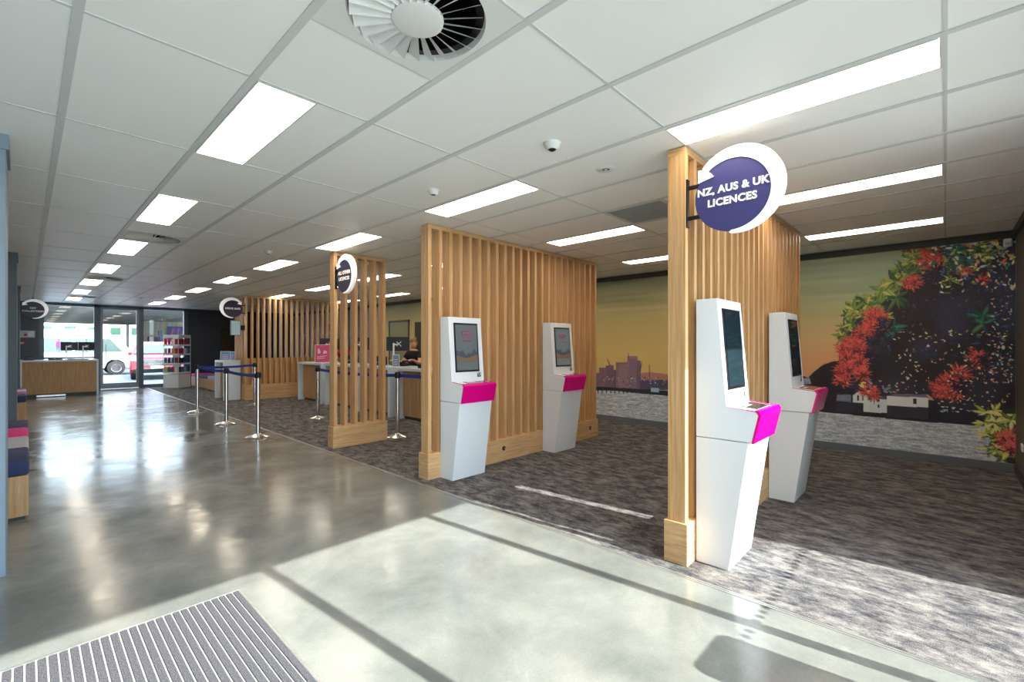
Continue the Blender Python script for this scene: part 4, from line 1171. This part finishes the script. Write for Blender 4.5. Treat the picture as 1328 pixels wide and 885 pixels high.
def clerk(label, loc, rz, hair, shirt, accent, tilt):
    """local: faces -Y; seat height 0.62"""
    p = thing('person', label, 'person', loc, rz)
    S = 0.62
    V = [(0, 0, S+.05), (0, 0.01, S+.22), (0, -0.01, S+.40), (0, -0.03, S+.50), (0, -0.045, S+.60),        # 0 pelvis..4 neck top
         (.16, -0.02, S+.475), (.23, -0.16, S+.27), (.20, -0.36, S+.36),                                 # 5 shoulder 6 elbow 7 wrist (her left)
         (-.16, -0.02, S+.475), (-.26, -0.15, S+.27), (-.24, -0.38, S+.36),                              # 8 9 10
         (.10, -0.02, S+.03), (.12, -0.42, S+.03), (.12, -0.44, 0.30), (.12, -0.42, 0.16),               # 11-14 leg
         (-.10, -0.02, S+.03), (-.12, -0.42, S+.03), (-.12, -0.44, 0.30), (-.12, -0.42, 0.16),           # 15-18
         (.12, -0.54, 0.11), (-.12, -0.54, 0.11)]
    E = [(0, 1), (1, 2), (2, 3), (3, 4), (3, 5), (5, 6), (6, 7), (3, 8), (8, 9), (9, 10), (0, 11), (11, 12), (12, 13), (13, 14), (14, 19), (0, 15), (15, 16), (16, 17), (17, 18), (18, 20)]
    Rr = [(.15, .11), (.135, .10), (.145, .10), (.075, .07), .048, .062, .043, .027, .062, .043, .027, .09, .06, .05, .04, .09, .06, .05, .04, .035, .035]
    skin_mesh('body', V, E, Rr, SKIN, p)
    # head on the neck, bowed
    HM = Matrix.Translation((0, -0.045, S+.66)) @ Matrix.Rotation(tilt, 4, 'X')
    bm = NB()
    bmesh.ops.create_uvsphere(bm, u_segments=24, v_segments=18, radius=1.0)
    for v in bm.verts:
        c_ = v.co.copy()
        x, y, z = c_.x*.076, c_.y*.096, c_.z*.115
        if c_.z < 0: x *= 1+0.30*c_.z; y = y*(1+0.16*c_.z)-0.006*(-c_.z)
        if c_.y < -0.55 and abs(c_.x) < 0.28 and -0.35 < c_.z < 0.12: y -= 0.018*(1-abs(c_.x)/0.28)*(0.5-c_.z)   # nose
        if c_.y < -0.5 and 0.05 < c_.z < 0.3 and 0.2 < abs(c_.x) < 0.6: y += 0.008                               # eye sockets
        v.co = HM @ Vector((x, y, z+0.05))
    hd = mk('head', bm, SKIN, p, world=False, smooth=True)
    bm = NB()
    for sx in (-1, 1):
        lathe(bm, [(0, -0.004), (0.009, 0), (0, 0.004)], M=HM @ Matrix.Translation((sx*0.030, -0.086, 0.065)), seg=10)
    box(bm, -0.022, 0.022, -0.090, -0.084, -0.012, -0.005, M=HM)
    mk('eyes_and_mouth', bm, mat('lips and eyes', rgb(120, 60, 56), 0.5), hd, world=False)
    bm = NB()
    for sx in (-1, 1):
        e = bmesh.ops.create_uvsphere(bm, u_segments=10, v_segments=8, radius=1.0)
        bmesh.ops.transform(bm, matrix=HM @ Matrix.Translation((sx*0.077, 0.005, 0.045)) @ Matrix.Diagonal((.010, .018, .030, 1)), verts=e['verts'])
    mk('ear', bm, SKIN, hd, world=False, smooth=True)
    bm = NB()
    bmesh.ops.create_uvsphere(bm, u_segments=28, v_segments=20, radius=1.0)
    dl = [v for v in bm.verts if (v.co.y < -0.35 and v.co.z < 0.45) or v.co.z < -0.45]
    bmesh.ops.delete(bm, geom=dl, context='VERTS')
    for v in bm.verts:
        wv = 1+0.02*math.sin(40*v.co.x)
        v.co = HM @ Vector((v.co.x*.083*wv, v.co.y*.104+0.004, v.co.z*.120*wv+0.055))
    e = bmesh.ops.create_uvsphere(bm, u_segments=14, v_segments=10, radius=1.0)
    bmesh.ops.transform(bm, matrix=HM @ Matrix.Translation((0, 0.085, 0.135)) @ Matrix.Diagonal((.045, .042, .042, 1)), verts=e['verts'])
    mk('hair', bm, hair, p, world=False, smooth=True)
    # shirt: over the torso and upper arms
    V2 = V[:4] + [(0, -0.036, S+.545), V[5], (.205, -0.10, S+.36), V[8], (-.22, -0.095, S+.36)]
    E2 = [(0, 1), (1, 2), (2, 3), (3, 4), (3, 5), (5, 6), (3, 7), (7, 8)]
    R2 = [(.175, .135), (.16, .125), (.168, .125), (.095, .09), .062, .080, .066, .080, .066]
    sh = skin_mesh('shirt', V2, E2, R2, shirt, p)
    bm = NB(); box(bm, 0.065, 0.10, -0.142, -0.132, S+.33, S+.37, bev=0.004); box(bm, -0.02, 0.02, -0.142, -0.134, S+.30, S+.34)
    mk('badge', bm, accent, sh, world=False)
    # trousers
    V3 = [V[0], V[11], V[12], V[13], V[15], V[16], V[17], V[14], V[18]]
    skin_mesh('trousers', V3, [(0, 1), (1, 2), (2, 3), (3, 7), (0, 4), (4, 5), (5, 6), (6, 8)], [(.165, .125), .10, .075, .065, .10, .075, .065, .055, .055], SHIRTK, p)
    # hands with fingers
    for sx, w in ((1, Vector(V[7])), (-1, Vector(V[10]))):
        VV = [w, w+Vector((0, -0.05, 0.0)), w+Vector((0, -0.085, -0.004))]; EE = [(0, 1), (1, 2)]; RR = [.024, (.036, .016), (.034, .014)]
        for q, (dx, L) in enumerate(((-.028, .055), (-.010, .068), (.010, .063), (.027, .050))):
            b0 = len(VV)
            VV += [w+Vector((dx, -0.10, -0.004)), w+Vector((dx*1.15, -0.10-L*.55, -0.012)), w+Vector((dx*1.2, -0.10-L, -0.034))]
            EE += [(2, b0), (b0, b0+1), (b0+1, b0+2)]; RR += [.009, .0085, .007]
        b0 = len(VV)
        VV += [w+Vector((-sx*.035, -0.045, -0.004)), w+Vector((-sx*.052, -0.075, -0.016))]; EE += [(1, b0), (b0, b0+1)]; RR += [.011, .008]
        skin_mesh('hand', VV, EE, RR, SKIN, p, sub=1)
    bpy.context.view_layer.update()
    return p
def office_stool(label, loc, rz):
    r = thing('office_chair', label, 'chair', loc, rz)
    bm = NB(); box(bm, -0.22, 0.22, -0.24, 0.20, 0.50, 0.565, bev=0.025); mk('seat', bm, SHIRTK, r, world=False, smooth=True)
    bm = NB(); box(bm, -0.19, 0.19, 0.24, 0.29, 0.66, 1.05, bev=0.022); mk('backrest', bm, SHIRTK, r, world=False, smooth=True)
    bm = NB(); tube(bm, [(0, 0.18, 0.52), (0, 0.27, 0.53), (0, 0.285, 0.80)], 0.018); mk('back_arm', bm, BLACK, r, world=False, smooth=True)
    bm = NB(); tube(bm, [(0, 0, 0.08), (0, 0, 0.51)], 0.025); mk('column', bm, CHROME, r, world=False, smooth=True)
    bm = NB()
    for k in range(5):
        a = 2*math.pi*k/5; tube(bm, [(0, 0, 0.09), (0.26*math.cos(a), 0.26*math.sin(a), 0.065)], 0.016); lathe(bm, [(0, 0), (0.02, 0.0), (0.026, 0.025), (0.02, 0.05), (0, 0.05)], c=(0.26*math.cos(a), 0.26*math.sin(a), 0), seg=12)
    mk('base', bm, BLACK, r, world=False, smooth=True)
    return r
clerk('person with fair hair in a bun and black shirt, leaning over the counter', (5.98, 8.62, 0.09), R(-72), HAIRB, SHIRTK, FPINK, 0.38)
office_stool('black swivel chair under the fair-haired clerk', (6.02, 8.63, 0.03), R(-72))
clerk('person with dark hair in a crimson shirt, seen between the slats of the narrow screen', (6.05, 12.0, 0.09), R(-60), HAIRD, SHIRTP, WHITE, 0.3)
office_stool('black swivel chair under the dark-haired clerk', (6.09, 12.02, 0.03), R(-60))

# ------------------------------------------------------------------ outdoors beyond the far glazing
asph = mat('car yard asphalt', rgb(104, 108, 114), 0.85)
bm = NB(); box(bm, -60, 90, YN+0.12, 130, -0.13, -0.03); mk('ground', bm, asph, kind='structure')
bm = NB(); box(bm, -60, 90, -60, YS-0.14, -0.13, -0.03); mk('ground_street', bm, mat('street paving', rgb(150, 148, 142), 0.85), kind='structure')
# deep canopy over the yard
cn = thing('yard_canopy', 'long steel canopy roof with bright rooflight strips over the car yard', 'canopy', (8, 46, 0))
bm = NB(); box(bm, -30, 40, 33, 62, 3.72, 3.82)
mk('roof_sheet', bm, mat('canopy steel', rgb(150, 152, 150), 0.7), cn)
bm = NB()
for k in range(18): box(bm, -30, 40, 33.4+1.6*k, 33.65+1.6*k, 3.46, 3.72)
mk('purlins', bm, mat('canopy steel dark', rgb(120, 122, 120), 0.7), cn)
bm = NB()
for k in range(9): box(bm, -28+7.5*k, -27.2+7.5*k, 34, 61, 3.69, 3.715)
mk('rooflight_strips', bm, mat('rooflight', rgb(230, 236, 240), 0.6, emit=(1, 1, 1, 1), estr=0.8), cn)
bm = NB()
for x in (-12, 0.2, 7.2, 14): 
    for y in (34, 48, 61): box(bm, x-0.12, x+0.12, y-0.12, y+0.12, -0.03, 3.46)
mk('column', bm, WHITEP, cn)
b = thing('building', 'white two-storey building with green windows behind the van', 'building', (2, 74, 0))
bm = NB(); box(bm, -14, 7, 70, 78, -0.03, 7.0); mk('wall', bm, mat('white render', rgb(240, 238, 232), 0.8), b)
for k in range(9):
    bm = NB(); x = -6.6+1.9*k; box(bm, x, x+0.95, 69.92, 70.0, 2.55, 3.45); mk('window', bm, mat('green window', rgb(40, 76, 60), 0.3), b)
b = thing('building', 'cream corrugated warehouse wall with a framed banner', 'building', (12, 46, 0))
bm = NB(); box(bm, 6.6, 30, 50, 51, -0.03, 3.46)
for k in range(60): box(bm, 6.7+0.38*k, 6.88+0.38*k, 49.94, 50.0, -0.03, 3.46)
mk('wall', bm, mat('cream cladding', rgb(170, 164, 148), 0.8), b)
bm = NB(); box(bm, 8.6, 10.4, 49.80, 49.93, 1.95, 3.05); mk('banner', bm, mat('banner blue', rgb(70, 84, 140), 0.6), b)
bm = NB()
for k in range(4):
    x = 8.75+0.4*k
    prism(bm, [(x, 2.10+0.06*(k % 2)), (x+0.14, 2.10), (x+0.34, 2.75), (x+0.30, 2.92), (x+0.18, 2.88)], 0, 0.01, Matrix.Translation((0, 49.79, 0)) @ Matrix.Rotation(R(90), 4, 'X'))
mk('banner_print', bm, mat('banner pink', rgb(200, 90, 130), 0.6), b)
bm = NB(); box(bm, 7.2, 8.2, 49.85, 49.93, -0.03, 2.2); mk('doorway', bm, DGREY, b)
# pallet racking, blue
b = thing('storage_rack', 'blue pallet racking by the warehouse wall', 'rack', (7.4, 47, 0))
bm = NB()
for x in (6.4, 7.6, 8.8): 
    for y in (46.5, 47.5): box(bm, x-0.05, x+0.05, y-0.05, y+0.05, -0.03, 2.6)
mk('upright', bm, mat('rack blue', rgb(40, 84, 140), 0.5), b)
bm = NB()
for z in (0.3, 1.2, 2.1): box(bm, 6.4, 8.8, 46.5, 47.5, z, z+0.08)
mk('shelf', bm, mat('rack orange', rgb(170, 120, 90), 0.6), b)

# ---- vehicles: side outline swept across the width, with rounded sides
def wheel(bm, x, y, z, r, wd):
    M = frame_mat((x, y, z), (1, 0, 0), (0, 0, 1))
    lathe(bm, [(0, -wd/2), (r*0.85, -wd/2), (r, -wd/2+0.03), (r, wd/2-0.03), (r*0.85, wd/2), (0, wd/2)], M=M, seg=28)
def body_from_profile(bm, prof, W, tuck, zbelt):
    """prof: closed outline in (x, z); W width; upper part narrows by tuck above zbelt"""
    n = len(prof); rings = []
    for s in (-1, -0.93, 0.93, 1):
        ring = []
        for x, z in prof:
            t = max(0, (z-zbelt))
            wy = (W/2 - tuck*t)*s
            shrink = 0.97 if abs(s) == 1 else 1.0
            cz = 0.9
            ring.append(bm.verts.new((x*shrink, wy, cz+(z-cz)*shrink)))
        rings.append(ring)
    for a, b_ in zip(rings, rings[1:]):
        for i in range(n): bm.faces.new((a[i], a[(i+1) % n], b_[(i+1) % n], b_[i]))
    bm.faces.new(rings[0]); bm.faces.new(rings[-1][::-1])
    bmesh.ops.triangulate(bm, faces=[f for f in bm.faces if len(f.verts) > 4])
van = thing('van', 'white high-roof van parked side-on outside the far glazing', 'van', (1.45, 29.6, -0.03))
vp = [(-2.4, 0.42), (-2.45, 1.0), (-2.40, 1.75), (-2.30, 2.02), (-2.05, 2.12), (0.6, 2.12), (1.20, 2.02), (1.55, 1.80), (2.05, 1.18), (2.38, 1.02), (2.46, 0.75), (2.42, 0.38), (1.95, 0.32), (1.85, 0.60), (1.65, 0.74), (1.40, 0.74), (1.20, 0.60), (1.10, 0.32),
      (-1.05, 0.32), (-1.15, 0.60), (-1.35, 0.74), (-1.60, 0.74), (-1.80, 0.60), (-1.90, 0.32)]
bm = NB(); body_from_profile(bm, vp, 1.75, 0.12, 1.1)
mk('body', bm, mat('white car paint', rgb(205, 208, 214), 0.25, coat=0.5), van, world=False)
for (xa, xb, xt) in ((-2.2, -1.15, 0), (-1.05, 0.0, 0), (0.10, 0.85, 0), (0.95, 1.75, 0.45)):
    bm = NB()
    for s in (-1, 1):
        M = Matrix(((1, 0, 0, 0), (0, 0, -s if s < 0 else -1, 0), (0, 1, 0, 0), (0, 0, 0, 1)))
        yb = s*(0.882)
        q = [(xa, 1.12, yb), (xb, 1.12, yb), (xb-xt, 1.72, s*0.81), (xa, 1.72, s*0.81)]
        vs = [bm.verts.new(v) for v in q] + [bm.verts.new((v[0], v[1]-s*0.06, v[2])) if False else bm.verts.new((v[0], 0, 0)) for v in []]
        q3 = [(a, c_, z_) for (a, z_, c_) in q]
        for v_, c3 in zip(vs, q3): v_.co = c3
        q4 = [bm.verts.new((c3[0], c3[1]-s*0.05, c3[2])) for c3 in q3]
        bm.faces.new(vs); bm.faces.new(q4[::-1])
        for i in range(4): bm.faces.new((vs[i], vs[(i+1) % 4], q4[(i+1) % 4], q4[i]))
    mk('side_window', bm, mat('car glass', rgb(52, 68, 64), 0.15), van, world=False)
bm = NB(); prism(bm, [(-0.78, 0), (0.78, 0), (0.68, 0.80), (-0.68, 0.80)], 0.0, 0.02, frame_mat((2.03, 0, 1.20), (0, 1, 0), (-0.63, 0, 0.76))); mk('windscreen', bm, MATS['car glass'], van, world=False)
bm = NB()
for x in (1.52, -1.47):
    for y in (-0.76, 0.76): 
        if (x, y) == (1.52, -0.76): continue
bm.free()
for x in (1.52, -1.47):
    for y in (-0.77, 0.77):
        bm = NB(); wheel(bm, x, y, 0.33, 0.33, 0.2); wo = mk('wheel', bm, mat('tyre', rgb(30, 30, 32), 0.8), van, world=False, smooth=True)
        bm = NB(); wheel(bm, x, y+math.copysign(0.10, y), 0.33, 0.19, 0.02); mk('hubcap', bm, CHROME, wo, world=False, smooth=True)
bm = NB(); box(bm, 2.34, 2.44, -0.75, -0.45, 0.78, 0.96, bev=0.02); box(bm, 2.34, 2.44, 0.45, 0.75, 0.78, 0.96, bev=0.02); mk('headlight', bm, FGREY, van, world=False)
bm = NB(); box(bm, -0.52, -0.40, -0.90, -0.885, 1.35, 1.62); mk('window_sticker', bm, FPINK, van, world=False)

# dark blue hatchback in front of the van, mostly behind the desk
hp = [(-2.0, 0.40), (-2.05, 0.85), (-1.75, 1.02), (-1.25, 1.42), (-0.6, 1.52), (0.4, 1.50), (1.05, 1.08), (1.85, 0.92), (2.05, 0.70), (2.02, 0.36), (1.62, 0.28), (1.5, 0.58), (1.2, 0.66), (0.95, 0.58), (0.85, 0.28), (-0.85, 0.28), (-0.95, 0.58), (-1.2, 0.66), (-1.5, 0.58), (-1.62, 0.28)]
hb = thing('car', 'silver hatchback parked in front of the white van, behind the desk', 'car', (-0.6, 24.0, -0.03), R(0))
bm = NB(); body_from_profile(bm, hp, 1.7, 0.28, 0.9); mk('body', bm, mat('silver paint', rgb(150, 160, 184), 0.25, 0.2), hb, world=False)
for (xa, xb, ta, tb) in ((-1.35, -0.35, -0.95, -0.35), (-0.27, 0.85, -0.27, 0.35)):
    bm = NB()
    for s in (-1, 1):
        q3 = [(xa, s*0.852, 0.96), (xb, s*0.852, 0.96), (tb, s*0.725, 1.40), (ta, s*0.725, 1.40)]
        vs = [bm.verts.new(v) for v in q3]; q4 = [bm.verts.new((v[0], v[1]-s*0.05, v[2])) for v in q3]
        bm.faces.new(vs); bm.faces.new(q4[::-1])
        for i in range(4): bm.faces.new((vs[i], vs[(i+1) % 4], q4[(i+1) % 4], q4[i]))
    mk('side_window', bm, mat('dark car glass', rgb(26, 40, 64), 0.08), hb, world=False)
for x in (1.22, -1.2):
    for y in (-0.75, 0.75):
        bm = NB(); wheel(bm, x, y, 0.31, 0.31, 0.19); mk('wheel', bm, MATS['tyre'], hb, world=False, smooth=True)

# red SUV facing the glazing; local forward is +X, turned to face -Y
su = thing('suv', 'red sport utility car facing the far window beside the van', 'car', (4.0, 25.6, -0.03), R(-98)); su.scale = (0.94, 0.94, 0.94)
sp_ = [(-2.15, 0.45), (-2.22, 0.95), (-2.05, 1.15), (-1.75, 1.58), (-1.3, 1.67), (0.0, 1.66), (0.45, 1.52), (1.05, 1.10), (1.95, 0.98), (2.20, 0.82), (2.25, 0.45), (2.1, 0.30), (1.80, 0.30), (1.68, 0.66), (1.38, 0.78), (1.08, 0.66), (0.96, 0.30),
       (-0.96, 0.30), (-1.08, 0.66), (-1.38, 0.78), (-1.68, 0.66), (-1.8, 0.30)]
red = mat('red paint', rgb(118, 8, 34), 0.35, coat=0.15)
bm = NB(); body_from_profile(bm, sp_, 1.84, 0.30, 1.0); mk('body', bm, red, su, world=False)
bm = NB(); prism(bm, [(-0.80, 0), (0.80, 0), (0.64, 0.66), (-0.64, 0.66)], 0.0, 0.02, frame_mat((1.03, 0, 1.13), (0, 1, 0), (-0.82, 0, 0.57))); mk('windscreen', bm, mat('blue windscreen', rgb(60, 92, 124), 0.06), su, world=False)
bm = NB(); prism(bm, [(-0.52, 0.04), (0.52, 0.04), (0.60, 0.30), (-0.60, 0.30)], 0.0, 0.03, frame_mat((2.235, 0, 0.58), (0, 1, 0), (-0.10, 0, 1))); g = mk('grille', bm, DGREY, su, world=False)
bm = NB()
for k in range(4): box(bm, 2.24, 2.275, -0.55, 0.55, 0.635+0.065*k, 0.655+0.065*k)
mk('grille_bar', bm, CHROME, g, world=False)
bm = NB(); prism(bm, [(-0.86, 0.16), (-0.60, 0.10), (-0.58, 0.24), (-0.90, 0.36)], 0, 0.06, frame_mat((2.14, 0, 0.66), (0, 1, 0), (-0.1, 0, 1))); mk('headlight', bm, WHITE, su, world=False)
bm = NB(); prism(bm, [(0.60, 0.10), (0.86, 0.16), (0.90, 0.36), (0.58, 0.24)], 0, 0.06, frame_mat((2.14, 0, 0.66), (0, 1, 0), (-0.1, 0, 1))); mk('headlight', bm, WHITE, su, world=False)
bm = NB(); box(bm, 2.16, 2.29, -0.80, 0.80, 0.32, 0.50, bev=0.02); mk('bumper', bm, BLACK, su, world=False)
bm = NB(); box(bm, 2.29, 2.30, -0.22, 0.22, 0.50, 0.60); mk('number_plate', bm, WHITE, su, world=False)
for x in (1.38, -1.38):
    for y in (-0.80, 0.80):
        bm = NB(); wheel(bm, x, y, 0.36, 0.36, 0.22); wo = mk('wheel', bm, MATS['tyre'], su, world=False, smooth=True)
for s in (-1, 1):
    bm = NB(); box(bm, 0.72, 0.86, s*0.94-0.07, s*0.94+0.07, 1.05, 1.20, bev=0.03); mk('mirror', bm, red, su, world=False)
